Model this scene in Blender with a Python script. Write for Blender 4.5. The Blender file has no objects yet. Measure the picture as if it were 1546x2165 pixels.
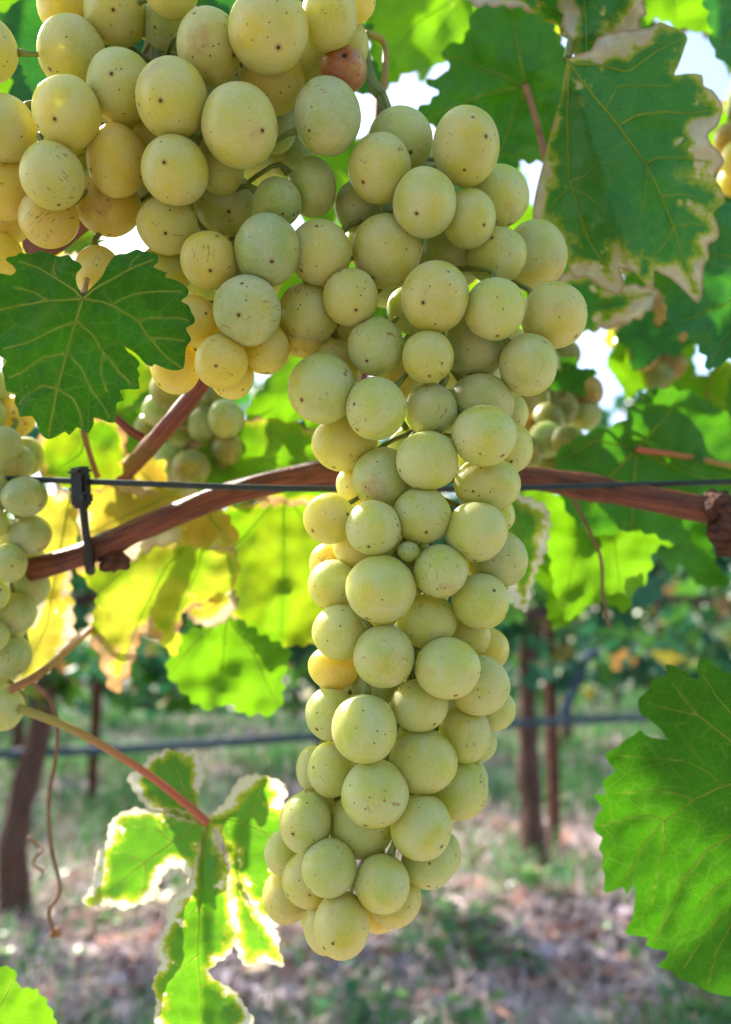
import bpy, bmesh, math, random
from mathutils import Vector, Matrix, Quaternion, noise
from mathutils.geometry import delaunay_2d_cdt
S = bpy.context.scene
col = S.collection

# ------------------------------------------------------------------ camera
F, CX, CY = 1800.0, 773.0, 1082.5          # focal length and centre in photo pixels
HC, PITCH = 0.75, math.radians(8.5)
cam_d = bpy.data.cameras.new('camera')
cam = bpy.data.objects.new('camera', cam_d); col.objects.link(cam)
cam.location = (0, 0, HC); cam.rotation_euler = (math.radians(90) + PITCH, 0, 0)
cam_d.sensor_fit = 'VERTICAL'; cam_d.sensor_height = 36.0; cam_d.sensor_width = 36.0
cam_d.lens = F / 2165.0 * 36.0
cam_d.clip_start = 0.01; cam_d.clip_end = 2000
cam_d.dof.use_dof = True; cam_d.dof.focus_distance = 0.203
cam_d.dof.aperture_fstop = cam_d.lens / 2.7
S.camera = cam

# ------------------------------------------------------------------ light
TO_SUN = Vector((-0.50, 0.58, 0.66)).normalized()
elev = math.asin(TO_SUN.z); azim = math.atan2(TO_SUN.x, TO_SUN.y)
w = bpy.data.worlds.new('World'); S.world = w; w.use_nodes = True
wt = w.node_tree
sky = wt.nodes.new('ShaderNodeTexSky'); sky.sky_type = 'NISHITA'; sky.sun_disc = False
sky.sun_elevation = elev; sky.sun_rotation = azim
sky.dust_density = 2.0; sky.ozone_density = 1.0; sky.air_density = 1.0
bg = wt.nodes['Background']; bg.inputs['Strength'].default_value = 0.15
wt.links.new(sky.outputs[0], bg.inputs[0])
sl = bpy.data.lights.new('sun', 'SUN'); sl.energy = 4.0; sl.angle = math.radians(0.53); sl.color = (1.0, 0.93, 0.82)
so = bpy.data.objects.new('sun', sl); col.objects.link(so)
so.rotation_euler = TO_SUN.to_track_quat('Z', 'Y').to_euler(); so.location = (0, 0, 10)
S.view_settings.view_transform = 'Standard'; S.view_settings.look = 'None'
S.view_settings.exposure = 1.52; S.view_settings.gamma = 1.0
S.cycles.use_denoising = True
S.cycles.use_adaptive_sampling = True; S.cycles.adaptive_threshold = 0.02
S.cycles.max_bounces = 8; S.cycles.diffuse_bounces = 5; S.cycles.glossy_bounces = 3
S.cycles.transmission_bounces = 6; S.cycles.transparent_max_bounces = 6
S.cycles.caustics_reflective = False; S.cycles.caustics_refractive = False
S.cycles.sample_clamp_indirect = 6.0

# ------------------------------------------------------------------ helpers
RC = Matrix.Rotation(math.radians(90) + PITCH, 3, 'X')
CAM = Vector((0, 0, HC))
def C2W(x, y, d):                           # camera space (right, up, forward) to world
    return CAM + RC @ Vector((x, y, -d))
def P(px, py, d):                           # a point seen at photo pixel px,py that stands d metres away
    return C2W((px - CX) / F * d, (CY - py) / F * d, d)

def tag(o, label=None, cat=None, group=None, kind=None):
    if label: o['label'] = label
    if cat: o['category'] = cat
    if group: o['group'] = group
    if kind: o['kind'] = kind
    return o
def link(name, me, mat=None, parent=None):
    o = bpy.data.objects.new(name, me); col.objects.link(o)
    if mat and not me.materials: me.materials.append(mat)
    if parent: o.parent = parent
    return o
def empty(name, loc=(0, 0, 0)):
    o = bpy.data.objects.new(name, None); col.objects.link(o); o.location = loc; o.empty_display_size = 0.02
    return o
def under(o, parent):                       # parent without moving (parents carry only a location)
    o.parent = parent; o.location = Vector(o.location) - Vector(parent.location); return o
def smooth(me):
    me.polygons.foreach_set('use_smooth', [True] * len(me.polygons)); me.update()
def mesh(name, v, f, sm=True):
    me = bpy.data.meshes.new(name); me.from_pydata(v, [], f)
    if sm: smooth(me)
    return me
def attr(me, name, vals, typ='FLOAT'):
    a = me.attributes.new(name, typ, 'POINT')
    if typ == 'FLOAT': a.data.foreach_set('value', vals)
    elif typ == 'FLOAT_VECTOR': a.data.foreach_set('vector', [c for v in vals for c in v])
    else: a.data.foreach_set('color', [c for v in vals for c in v])
def catmull(pts, n):
    pts = [Vector(p) for p in pts]
    if len(pts) < 3: return [pts[0].lerp(pts[-1], i / n) for i in range(n + 1)]
    out = []; ext = [pts[0] * 2 - pts[1]] + pts + [pts[-1] * 2 - pts[-2]]; m = len(pts) - 1
    for i in range(n + 1):
        t = i / n * m; k = min(int(t), m - 1); u = t - k
        a, b, c, d = ext[k:k + 4]
        out.append(0.5 * ((2 * b) + (c - a) * u + (2 * a - 5 * b + 4 * c - d) * u * u + (3 * b - a - 3 * c + d) * u ** 3))
    return out
def tube_data(pts, radii, n=24, sides=10, lump=0.0, seed=0.0, ends=True):
    path = catmull(pts, n); m = len(radii) - 1
    V, Fc, A = [], [], []
    tprev = (path[1] - path[0]).normalized(); side = tprev.orthogonal().normalized(); L = 0.0
    for i, p in enumerate(path):
        t = (path[min(i + 1, n)] - path[max(i - 1, 0)]).normalized()
        side = (tprev.rotation_difference(t) @ side); side = (side - t * side.dot(t)).normalized(); up = t.cross(side); tprev = t
        if i: L += (p - path[i - 1]).length
        u = i / n * m; k = min(int(u), m - 1); r = radii[k] * (1 - (u - k)) + radii[k + 1] * (u - k)
        for j in range(sides):
            a = 2 * math.pi * j / sides
            d = side * math.cos(a) + up * math.sin(a)
            rr = r * (1 + lump * noise.noise(Vector((L / max(r, 1e-4) * 0.35 + seed, math.cos(a) * 1.3, math.sin(a) * 1.3 + seed))) * 2)
            V.append(p + d * rr); A.append((L, math.cos(a) * r, math.sin(a) * r))
    for i in range(n):
        for j in range(sides):
            a = i * sides + j; b = i * sides + (j + 1) % sides
            Fc.append((a, b, b + sides, a + sides))
    if ends:
        for e in (0, n):
            V.append(path[e]); A.append((0, 0, 0)); c = len(V) - 1
            for j in range(sides):
                a = e * sides + j; b = e * sides + (j + 1) % sides
                Fc.append((b, a, c) if e == 0 else (a, b, c))
    return V, Fc, A
def join(parts):
    V, Fc, A = [], [], []
    for v, f, a in parts:
        o = len(V); V += v; A += a; Fc += [tuple(i + o for i in q) for q in f]
    return V, Fc, A
def tube(name, pts, radii, mat, parent=None, **k):
    V, Fc, A = tube_data(pts, radii, **k)
    me = mesh(name, V, Fc); attr(me, 'tubeco', A, 'FLOAT_VECTOR')
    o = link(name, me, mat)
    if parent: under(o, parent)
    return o

# ------------------------------------------------------------------ materials
class NT:
    def __init__(s, name):
        s.m = bpy.data.materials.new(name); s.m.use_nodes = True; s.t = s.m.node_tree
        s.b = s.t.nodes['Principled BSDF']; s.out = s.t.nodes['Material Output']
    def n(s, typ, **k):
        x = s.t.nodes.new('ShaderNode' + typ)
        for a, v in k.items(): setattr(x, a, v)
        return x
    def l(s, a, b): s.t.links.new(a, b)
    def val(s, sock, v):
        if hasattr(v, 'links'): s.l(v, sock)
        else: sock.default_value = v
    def mix(s, fac, a, b, mode='MIX'):
        x = s.n('Mix', data_type='RGBA', blend_type=mode)
        s.val(x.inputs[0], fac); s.val(x.inputs[6], a if hasattr(a, 'links') else (*a, 1) if len(a) == 3 else a)
        s.val(x.inputs[7], b if hasattr(b, 'links') else (*b, 1) if len(b) == 3 else b)
        return x.outputs[2]
    def math(s, op, a, b=0.0, clamp=False):
        x = s.n('Math', operation=op, use_clamp=clamp); s.val(x.inputs[0], a); s.val(x.inputs[1], b); return x.outputs[0]
    def ramp(s, v, a, b, c=0.0, d=1.0):
        x = s.n('MapRange', interpolation_type='SMOOTHSTEP'); s.val(x.inputs[0], v)
        for i, q in enumerate((a, b, c, d)): s.val(x.inputs[i + 1], q)
        return x.outputs[0]
    def noise(s, vec, scale, detail=2.0, rough=0.5, dist=0.0):
        x = s.n('TexNoise'); s.l(vec, x.inputs['Vector']); x.inputs['Scale'].default_value = scale
        x.inputs['Detail'].default_value = detail; x.inputs['Roughness'].default_value = rough; x.inputs['Distortion'].default_value = dist
        return x.outputs['Fac']
    def vor(s, vec, scale, feat='F1'):
        x = s.n('TexVoronoi', feature=feat); s.l(vec, x.inputs['Vector']); x.inputs['Scale'].default_value = scale
        return x
    def vmath(s, op, a, b):
        x = s.n('VectorMath', operation=op); s.val(x.inputs[0], a); s.val(x.inputs[1], b); return x
    def attr(s, name, out='Vector'):
        return s.n('Attribute', attribute_name=name).outputs[out]
    def bump(s, h, dist, strength=1.0):
        x = s.n('Bump'); s.l(h, x.inputs['Height']); x.inputs['Distance'].default_value = dist; x.inputs['Strength'].default_value = strength
        s.l(x.outputs[0], s.b.inputs['Normal']); return x

def grape_material():
    t = NT('grape_skin'); tc = t.n('TexCoord').outputs['Object']; oi = t.n('ObjectInfo')
    rv = t.n('CombineXYZ'); r10 = t.math('MULTIPLY', oi.outputs['Random'], 3.1)
    t.l(r10, rv.inputs[0]); t.l(oi.outputs['Random'], rv.inputs[1])
    co = t.vmath('ADD', tc, rv.outputs[0]).outputs[0]
    nrm = t.vmath('NORMALIZE', tc, (0, 0, 0)).outputs[0]
    sep = t.n('SeparateXYZ'); t.l(nrm, sep.inputs[0])
    base = oi.outputs['Color']
    # ripeness and mottling of the flesh
    c = t.mix(t.ramp(t.noise(co, 120, 3), 0.40, 0.75, 0, 0.45), base, (0.74, 0.53, 0.012))
    # faint inner veins running from pole to pole
    vv = t.vmath('MULTIPLY', nrm, (3.2, 3.2, 1.1)).outputs[0]
    vv = t.vmath('ADD', vv, t.vmath('MULTIPLY', rv.outputs[0], (9, 9, 9)).outputs[0]).outputs[0]
    ve = t.vor(vv, 1.3, 'DISTANCE_TO_EDGE').outputs['Distance']
    vf = t.ramp(ve, 0.0, 0.06, 0.16, 0)
    c = t.mix(vf, c, (0.80, 0.80, 0.45))
    # pinkish blush on some berries
    bl = t.math('MULTIPLY', t.ramp(t.noise(co, 90, 2), 0.63, 0.75), t.ramp(t.noise(co, 700, 3), 0.3, 0.7, 0.3, 0.9))
    # scuffs: thin scratches in patches
    sc = t.vmath('MULTIPLY', co, (2.2, 0.35, 0.6)).outputs[0]
    scr = t.math('MULTIPLY', t.ramp(t.noise(sc, 900, 3, 0.6, 0.4), 0.58, 0.64), t.ramp(t.noise(co, 150, 1), 0.57, 0.66))
    scr = t.math('MAXIMUM', scr, t.math('MULTIPLY', t.ramp(t.noise(co, 420, 3, 0.6), 0.66, 0.72), 0.6))
    scr = t.math('MULTIPLY', scr, t.ramp(oi.outputs['Random'], 0.50, 0.75, 0.08, 1.0))
    dots = t.ramp(t.vor(co, 430).outputs['Distance'], 0.075, 0.115, 1, 0)
    spot = t.ramp(t.vor(co, 140).outputs['Distance'], 0.050, 0.075, 1, 0)
    ring = t.ramp(sep.outputs['Z'], 0.992, 0.9975, 0, 0.5)
    scar = t.ramp(sep.outputs['Z'], 0.9984, 0.9990, 0, 0.95)
    def marks(c):
        c = t.mix(t.math('MULTIPLY', bl, 0.55), c, (0.40, 0.17, 0.10))
        c = t.mix(t.math('MULTIPLY', scr, 0.75), c, (0.30, 0.14, 0.035))
        c = t.mix(ring, c, (0.42, 0.26, 0.05))
        c = t.mix(t.math('MULTIPLY', dots, t.ramp(t.noise(co, 60, 1), 0.40, 0.58, 0.15, 0.95)), c, (0.045, 0.022, 0.010))
        c = t.mix(t.math('MULTIPLY', spot, 0.85), c, (0.12, 0.025, 0.012))
        return t.mix(scar, c, (0.07, 0.022, 0.012))
    t.l(marks(c), t.b.inputs['Base Color'])
    t.b.inputs['Subsurface Weight'].default_value = 1.0
    t.b.inputs['Subsurface Radius'].default_value = (1.0, 0.95, 0.15)
    t.b.inputs['Subsurface Scale'].default_value = 0.020
    t.b.inputs['Transmission Weight'].default_value = 0.08
    # waxy bloom: a thin grey film over the flesh, rubbed off in places
    blm = t.math('MULTIPLY', t.ramp(t.noise(co, 130, 3, 0.5, 0.3), 0.28, 0.70, 0.12, 0.38), oi.outputs['Alpha'])
    t.l(t.ramp(blm, 0.12, 0.42, 0.36, 0.56), t.b.inputs['Roughness'])
    t.b.inputs['IOR'].default_value = 1.40
    t.bump(t.noise(co, 1500, 3), 0.00006, 0.6)
    film = t.n('BsdfDiffuse'); t.l(marks(t.mix(0.14, (0.76, 0.755, 0.72), c)), film.inputs[0])
    tl = t.n('BsdfTranslucent'); t.l(t.mix(0.35, marks(c), (0.95, 0.85, 0.10)), tl.inputs[0])
    m0 = t.n('MixShader'); m0.inputs[0].default_value = 0.0; t.l(t.b.outputs[0], m0.inputs[1]); t.l(tl.outputs[0], m0.inputs[2])
    mx = t.n('MixShader'); t.l(blm, mx.inputs[0]); t.l(m0.outputs[0], mx.inputs[1]); t.l(film.outputs[0], mx.inputs[2]); t.l(mx.outputs[0], t.out.inputs[0])
    return t.m
M_GRAPE = grape_material()

def leaf_material(name, top, under_c, trans, margin=None, margin_w=0.006, patchy=(-0.9, 1.1), yellow=None, yellow_amt=0.0, tfac=0.45, rough=0.42, vein_c=(0.26, 0.40, 0.06), speck=0.5):
    t = NT(name); co = t.attr('leafco'); edge = t.attr('edge', 'Fac'); vein = t.attr('vein', 'Fac')
    rand = t.n('ObjectInfo').outputs['Random']
    geo = t.n('NewGeometry').outputs['Backfacing']
    n1 = t.noise(co, 60, 4, 0.6)
    dark = tuple(x * 0.62 for x in top)
    c = t.mix(t.ramp(n1, 0.3, 0.7), dark, top)
    c = t.mix(geo, c, under_c)
    # fine net of veins between the larger ones
    net = t.vor(co, 420, 'DISTANCE_TO_EDGE').outputs['Distance']
    netm = t.ramp(net, 0.0, 0.07, 0.28, 0)
    net2 = t.ramp(t.vor(co, 130, 'DISTANCE_TO_EDGE').outputs['Distance'], 0.0, 0.035, 0.38, 0)
    netm = t.math('MAXIMUM', netm, net2)
    vm = t.ramp(vein, 0.0000, 0.0006, 0.5, 0)
    vall = t.math('MAXIMUM', vm, netm)
    c = t.mix(t.math('MULTIPLY', vall, 0.55), c, vein_c)
    tr = t.mix(t.ramp(n1, 0.25, 0.75), tuple(x * 0.75 for x in trans), trans)
    tr = t.mix(t.math('MULTIPLY', netm, 0.30), tr, (0.45, 0.5, 0.1)); tr = t.mix(vm, tr, (0.62, 0.68, 0.12))
    if yellow:
        ym = t.math('MULTIPLY', t.ramp(t.math('ADD', t.noise(co, 28, 3, 0.6), t.math('MULTIPLY', rand, 0.1)), 0.42, 0.62), yellow_amt)
        ym = t.math('MULTIPLY', ym, t.ramp(vein, 0.0, 0.004, 0.35, 1.0))
        c = t.mix(ym, c, yellow); tr = t.mix(ym, tr, tuple(min(1, x * 1.25) for x in yellow))
    if margin:
        patch = t.ramp(t.noise(co, 38, 2, 0.5), 0.35, 0.65, *patchy)
        wv = t.math('MULTIPLY', patch, margin_w)
        fine = t.math('MULTIPLY', t.math('SUBTRACT', t.noise(co, 200, 4, 0.7), 0.5), margin_w * 3.6)
        e2 = t.math('SUBTRACT', t.math('ADD', edge, fine), wv)
        e2 = t.math('ADD', e2, t.ramp(vein, 0.0, 0.004, margin_w * 0.7, 0))
        blot = t.math('MULTIPLY', t.ramp(t.noise(co, 170, 2, 0.5), 0.60, 0.70), t.ramp(edge, margin_w * 1.0, margin_w * 3.2, 1, 0))
        e2 = t.math('SUBTRACT', e2, t.math('MULTIPLY', blot, t.ramp(edge, 0.0, margin_w * 3, margin_w * 0.6, margin_w * 2.6)))
        mm = t.ramp(e2, 0.0, margin_w * 0.75, 1, 0)
        hal = t.ramp(e2, margin_w * 0.3, margin_w * 1.5, 0.85, 0)
        c = t.mix(hal, c, (0.45, 0.42, 0.03)); tr = t.mix(hal, tr, (0.75, 0.72, 0.04))
        mc = t.mix(t.ramp(t.noise(co, 200, 3), 0.4, 0.7), margin[0], margin[1])
        mc = t.mix(t.ramp(edge, 0.0003, 0.0012, 0.6, 0), mc, margin[2])
        c = t.mix(mm, c, mc); tr = t.mix(mm, tr, mc)
    if speck:
        sp = t.math('MULTIPLY', t.ramp(t.noise(co, 900, 3, 0.7), 0.62, 0.70), t.ramp(t.noise(co, 55, 2), 0.5, 0.62))
        c = t.mix(t.math('MULTIPLY', sp, speck), c, (0.40, 0.38, 0.12))
    t.l(c, t.b.inputs['Base Color'])
    t.b.inputs['Roughness'].default_value = rough
    t.b.inputs['IOR'].default_value = 1.34
    h = t.math('ADD', t.math('MULTIPLY', netm, -0.5), t.math('MULTIPLY', vm, -1.0))
    h = t.math('ADD', h, t.math('MULTIPLY', t.noise(co, 300, 3), 0.8))
    bp = t.bump(h, 0.0003, 0.8)
    trn = t.n('BsdfTranslucent'); t.l(tr, trn.inputs[0])
    mx = t.n('MixShader'); mx.inputs[0].default_value = tfac
    t.l(t.b.outputs[0], mx.inputs[1]); t.l(trn.outputs[0], mx.inputs[2]); t.l(mx.outputs[0], t.out.inputs[0])
    return t.m
CREAM = ((0.62, 0.50, 0.34), (0.74, 0.66, 0.50), (0.38, 0.20, 0.07))
PALE = ((0.80, 0.78, 0.66), (0.85, 0.84, 0.76), (0.70, 0.58, 0.40))
BROWN = ((0.55, 0.33, 0.14), (0.62, 0.45, 0.24), (0.30, 0.12, 0.04))
LM = {
 'green':  leaf_material('leaf_green', (0.020, 0.135, 0.008), (0.07, 0.22, 0.035), (0.09, 0.36, 0.003), speck=0.7),
 'shade_green':   leaf_material('leaf_shade_green', (0.022, 0.135, 0.035), (0.06, 0.22, 0.09), (0.06, 0.36, 0.015), tfac=0.35),  # bluish tint puts the cool cast of shade into the green
 'lime':   leaf_material('leaf_lime', (0.08, 0.28, 0.008), (0.11, 0.32, 0.03), (0.20, 0.47, 0.004), tfac=0.55),
 'varieg': leaf_material('leaf_scorched', (0.009, 0.095, 0.018), (0.06, 0.22, 0.05), (0.06, 0.38, 0.004), CREAM, 0.0046, (-0.7, 1.2), tfac=0.34, rough=0.58),
 'white':  leaf_material('leaf_bleached', (0.05, 0.24, 0.015), (0.10, 0.30, 0.07), (0.16, 0.45, 0.004), PALE, 0.0030, (-0.1, 0.7), tfac=0.5),
 'yellow': leaf_material('leaf_yellowing', (0.16, 0.29, 0.010), (0.22, 0.35, 0.03), (0.28, 0.50, 0.006), BROWN, 0.0035, yellow=(0.50, 0.42, 0.04), yellow_amt=0.55, tfac=0.5),
 'gold':   leaf_material('leaf_golden', (0.42, 0.36, 0.04), (0.48, 0.40, 0.09), (0.62, 0.55, 0.05), CREAM, 0.004, yellow=(0.55, 0.28, 0.03), yellow_amt=0.6, tfac=0.5),
 'olive':  leaf_material('leaf_olive', (0.09, 0.24, 0.010), (0.15, 0.30, 0.03), (0.20, 0.50, 0.004), BROWN, 0.0018, yellow=(0.42, 0.40, 0.01), yellow_amt=0.4, tfac=0.5),
}
def wood(name, a, b, ridge=1800, rough=0.6):
    t = NT(name); co = t.attr('tubeco')
    s = t.vmath('MULTIPLY', co, (0.05, 1, 1)).outputs[0]
    n = t.noise(s, ridge, 4, 0.6); n2 = t.noise(co, 120, 3)
    c = t.mix(t.ramp(n, 0.3, 0.7), a, b)
    c = t.mix(t.ramp(n2, 0.5, 0.75, 0, 0.6), c, tuple(x * 0.5 for x in a))
    t.l(c, t.b.inputs['Base Color']); t.b.inputs['Roughness'].default_value = rough
    t.bump(n, 1.2 / ridge, 0.8); return t.m
M_CANE = wood('cane_bark', (0.10, 0.018, 0.007), (0.32, 0.085, 0.035), 1100, 0.42)
M_REDCANE = wood('young_cane', (0.17, 0.030, 0.015), (0.30, 0.07, 0.035), 900, 0.5)
M_BARK = wood('trunk_bark', (0.05, 0.022, 0.016), (0.20, 0.10, 0.075), 160, 0.9)
M_KNOT = wood('knot_bark', (0.05, 0.016, 0.01), (0.19, 0.07, 0.04), 600, 0.85)
M_STEM = wood('green_stem', (0.16, 0.20, 0.035), (0.30, 0.33, 0.07), 500, 0.5)
M_PETIOLE = wood('petiole_red', (0.42, 0.12, 0.05), (0.50, 0.24, 0.07), 500, 0.45)
def petiole_gradient():
    t = NT('petiole_gradient'); co = t.attr('tubeco'); sx = t.n('SeparateXYZ'); t.l(co, sx.inputs[0])
    c = t.mix(t.ramp(t.math('ADD', sx.outputs[0], t.math('MULTIPLY', t.noise(co, 300, 2), .012)), 0.006, 0.060), (0.40, 0.33, 0.06), (0.60, 0.15, 0.08))
    t.l(c, t.b.inputs['Base Color']); t.b.inputs['Roughness'].default_value = 0.4; t.b.inputs['Subsurface Weight'].default_value = 0.3; t.b.inputs['Subsurface Scale'].default_value = 0.002
    return t.m
M_PETYEL = petiole_gradient()
def vein_material():
    t = NT('leaf_vein'); co = t.attr('tubeco'); c = t.mix(t.noise(co, 300, 2), (0.26, 0.36, 0.05), (0.36, 0.44, 0.08))
    t.l(c, t.b.inputs['Base Color']); t.b.inputs['Roughness'].default_value = 0.5
    tr = t.n('BsdfTranslucent'); tr.inputs[0].default_value = (0.80, 0.88, 0.25, 1); mx = t.n('MixShader'); mx.inputs[0].default_value = 0.6
    t.l(t.b.outputs[0], mx.inputs[1]); t.l(tr.outputs[0], mx.inputs[2]); t.l(mx.outputs[0], t.out.inputs[0]); return t.m
M_VEIN = vein_material()
M_TENDRIL = wood('tendril_brown', (0.22, 0.11, 0.06), (0.34, 0.19, 0.11), 300, 0.7)
M_DARKSTEM = wood('dried_stem', (0.035, 0.014, 0.008), (0.10, 0.04, 0.02), 500, 0.8)
def plain(name, c, rough=0.5, metal=0.0, sc=60, var=0.35):
    t = NT(name); co = t.n('TexCoord').outputs['Object']
    k = t.mix(t.ramp(t.noise(co, sc, 4, 0.6), 0.3, 0.7), tuple(x * (1 - var) for x in c), c)
    t.l(k, t.b.inputs['Base Color']); t.b.inputs['Roughness'].default_value = rough; t.b.inputs['Metallic'].default_value = metal
    return t.m
M_BLACK = plain('black_plastic', (0.012, 0.014, 0.016), 0.45, sc=300)
M_WIRE = plain('wire_coating', (0.02, 0.035, 0.038), 0.35, sc=300)
M_HOSE = plain('hose_plastic', (0.035, 0.085, 0.135), 0.5, sc=40)
M_RISER = plain('riser_plastic', (0.05, 0.09, 0.19), 0.5, sc=40)
M_RUST = plain('rusted_steel', (0.16, 0.05, 0.028), 0.85, sc=25, var=0.6)
M_STRAW = plain('straw_stick', (0.55, 0.47, 0.42), 0.8, sc=30)

# ------------------------------------------------------------------ leaves
def pip(x, y, poly):
    ins = False; j = len(poly) - 1
    for i in range(len(poly)):
        xi, yi = poly[i]; xj, yj = poly[j]
        if (yi > y) != (yj > y) and x < (xj - xi) * (y - yi) / (yj - yi) + xi: ins = not ins
        j = i
    return ins
def segd(x, y, a, b):
    ax, ay = a; bx, by = b; dx, dy = bx - ax, by - ay; L = dx * dx + dy * dy
    u = 0 if L == 0 else max(0, min(1, ((x - ax) * dx + (y - ay) * dy) / L))
    return math.hypot(x - ax - u * dx, y - ay - u * dy)
def resample(poly, step, closed=True):
    out = []; n = len(poly)
    for i in range(n if closed else n - 1):
        a = poly[i]; b = poly[(i + 1) % n]; L = math.hypot(b[0] - a[0], b[1] - a[1]); k = max(1, int(L / step))
        for q in range(k): out.append((a[0] + (b[0] - a[0]) * q / k, a[1] + (b[1] - a[1]) * q / k))
    if not closed: out.append(poly[-1])
    return out
def smooth_closed(poly, n=4):
    out = []; m = len(poly)
    for i in range(m):
        a, b, c, d = [Vector(poly[(i + k) % m]) for k in (-1, 0, 1, 2)]
        for q in range(n):
            u = q / n
            p = 0.5 * ((2 * b) + (c - a) * u + (2 * a - 5 * b + 4 * c - d) * u * u + (3 * b - a - 3 * c + d) * u ** 3)
            out.append((p.x, p.y))
    return out
def serrate(poly, tooth, depth, seed=0):
    r = random.Random(seed); pts = resample(smooth_closed(poly, 5), tooth / 8.0); n = len(pts)
    area = sum(pts[i][0] * pts[(i + 1) % n][1] - pts[(i + 1) % n][0] * pts[i][1] for i in range(n)); sg = 1 if area > 0 else -1
    out = []; ph = 0.0; T = tooth * r.uniform(0.7, 1.3); D = depth * r.uniform(0.6, 1.2)
    for i in range(n):
        a = pts[i - 1]; b = pts[(i + 1) % n]; L = math.hypot(b[0] - a[0], b[1] - a[1]) or 1
        nx, ny = sg * (b[1] - a[1]) / L, -sg * (b[0] - a[0]) / L
        ph += L / 2 / T
        if ph >= 1: ph = 0; T = tooth * r.uniform(0.7, 1.3); D = depth * r.uniform(0.6, 1.2)
        h = (ph / 0.6) if ph < 0.6 else (1 - ph) / 0.4
        h = h ** 0.75
        out.append((pts[i][0] + nx * D * (h - 0.4), pts[i][1] + ny * D * (h - 0.4)))
    return out
def sheet(poly, veins, step, map3, mm):
    """triangulate a blade outline (flat coordinates) and lift it with map3; mm = metres per flat unit"""
    pts = [Vector(p) for p in poly]; nb = len(pts)
    xs = [p[0] for p in poly]; ys = [p[1] for p in poly]
    segs = [(poly[i], poly[(i + 1) % nb]) for i in range(nb)]
    vs = []
    for v in veins: vs += [(v[i], v[i + 1]) for i in range(len(v) - 1)]
    y = min(ys); k = 0; r = random.Random(3)
    coarse = [(poly[i], poly[(i + 2) % nb]) for i in range(0, nb, 2)] if nb > 120 else segs
    while y < max(ys):
        x = min(xs) + (step / 2 if k % 2 else 0)
        while x < max(xs):
            qx, qy = x + r.uniform(-.15, .15) * step, y + r.uniform(-.15, .15) * step
            if pip(qx, qy, poly) and min(segd(qx, qy, a, b) for a, b in coarse) > step * 0.35: pts.append(Vector((qx, qy)))
            x += step
        y += step * 0.866; k += 1
    res = delaunay_2d_cdt(pts, [(i, (i + 1) % nb) for i in range(nb)], [], 1, 1e-5)
    V2, Fc = res[0], [tuple(f) for f in res[2]]
    Fc = [f for f in Fc if pip(sum(V2[i].x for i in f) / 3, sum(V2[i].y for i in f) / 3, poly)]
    V, E, W, A = [], [], [], []
    for p in V2:
        V.append(map3(p.x, p.y))
        E.append(min(segd(p.x, p.y, a, b) for a, b in segs) * mm)
        W.append(min([segd(p.x, p.y, a, b) for a, b in vs] or [1e3]) * mm)
        A.append((p.x * mm, p.y * mm, 0))
    return V, Fc, E, W, A
VINE = None
def traced_leaf(polys, veins, depth, mat, parent, label=None, tooth=None, step=9, petiole=None, pet_mat=None, petr=0.0011, vein_r=0.00028, flip=False, seed=1, wave=0.0015, vq=None):
    """a leaf outlined in photo pixels, standing `depth(px,py)` metres away: own distance, real size"""
    if not isinstance(polys[0][0], (list, tuple)): polys = [polys]
    if not callable(depth): d0 = depth; depth = lambda x, y: d0
    cx = sum(p[0] for p in polys[0]) / len(polys[0]); cy = sum(p[1] for p in polys[0]) / len(polys[0])
    dm = depth(cx, cy); mm = dm / F; off = Vector((seed * 3.7, seed * 1.3, 0))
    def map3(x, y, q=0):
        v = min([segd(x, y, a[i], a[i + 1]) for a in veins for i in range(len(a) - 1)] or [40])
        z = depth(x, y, q) if depth.__code__.co_argcount > 2 else depth(x, y)
        z += wave * 2.2 * noise.noise(Vector((x * .011, y * .011, 0)) + off) + wave * 0.8 * noise.noise(Vector((x * .03, y * .03, 5)) + off)
        z -= 0.00045 * min(1, v / 22.0)
        return P(x, y, z)
    V, Fc, E, W, A = [], [], [], [], []
    for q, poly in enumerate(polys):
        if tooth: poly = serrate(poly, tooth[0], tooth[1], seed + q)
        else: poly = resample(smooth_closed(poly, 2), 8)
        v, f, e, ww, a = sheet(poly, veins, step, lambda x, y: map3(x, y, q), mm)
        o = len(V); V += v; E += e; W += ww; A += [(x + seed * .31, y, z) for x, y, z in a]
        Fc += [tuple(i + o for i in t) for t in f]
    if flip: Fc = [tuple(reversed(f)) for f in Fc]
    org = P(*petiole[-1][:2], petiole[-1][2]) if petiole else P(cx, cy, dm)
    me = mesh('leaf', [p - org for p in V], Fc)
    attr(me, 'edge', E); attr(me, 'vein', W); attr(me, 'leafco', A, 'FLOAT_VECTOR')
    o = link('leaf', me, LM[mat]); o.location = org; under(o, parent)
    if label: o['label'] = label
    if vein_r and veins:
        td = []
        for k, vv in enumerate(veins):
            vv = resample(vv, 14, False)
            r0 = vein_r * (1.0 if k < 5 else 0.55)
            td.append(tube_data([CAM + (map3(x, y, vq[k] if vq else 0) - CAM) * (1 - r0 * .9 / dm) for x, y in vv], [r0, r0 * 0.35], n=max(4, len(vv)), sides=5))
        v, f, a = join(td); vm = mesh('veins', [p - org for p in v], f); attr(vm, 'tubeco', a, 'FLOAT_VECTOR')
        vo = link('vein', vm, M_VEIN, o)
    if petiole:
        pts = [P(*p) - org for p in petiole]
        v, f, a = tube_data(pts, [petr, petr * 0.85, petr], n=24, sides=8)
        pm = mesh('petiole', v, f); attr(pm, 'tubeco', a, 'FLOAT_VECTOR'); link('petiole', pm, pet_mat or M_PETIOLE, o)
    return o
def zc(ox, oy, s, pts): return [(ox + x * s, oy + y * s) for x, y in pts]

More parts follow.
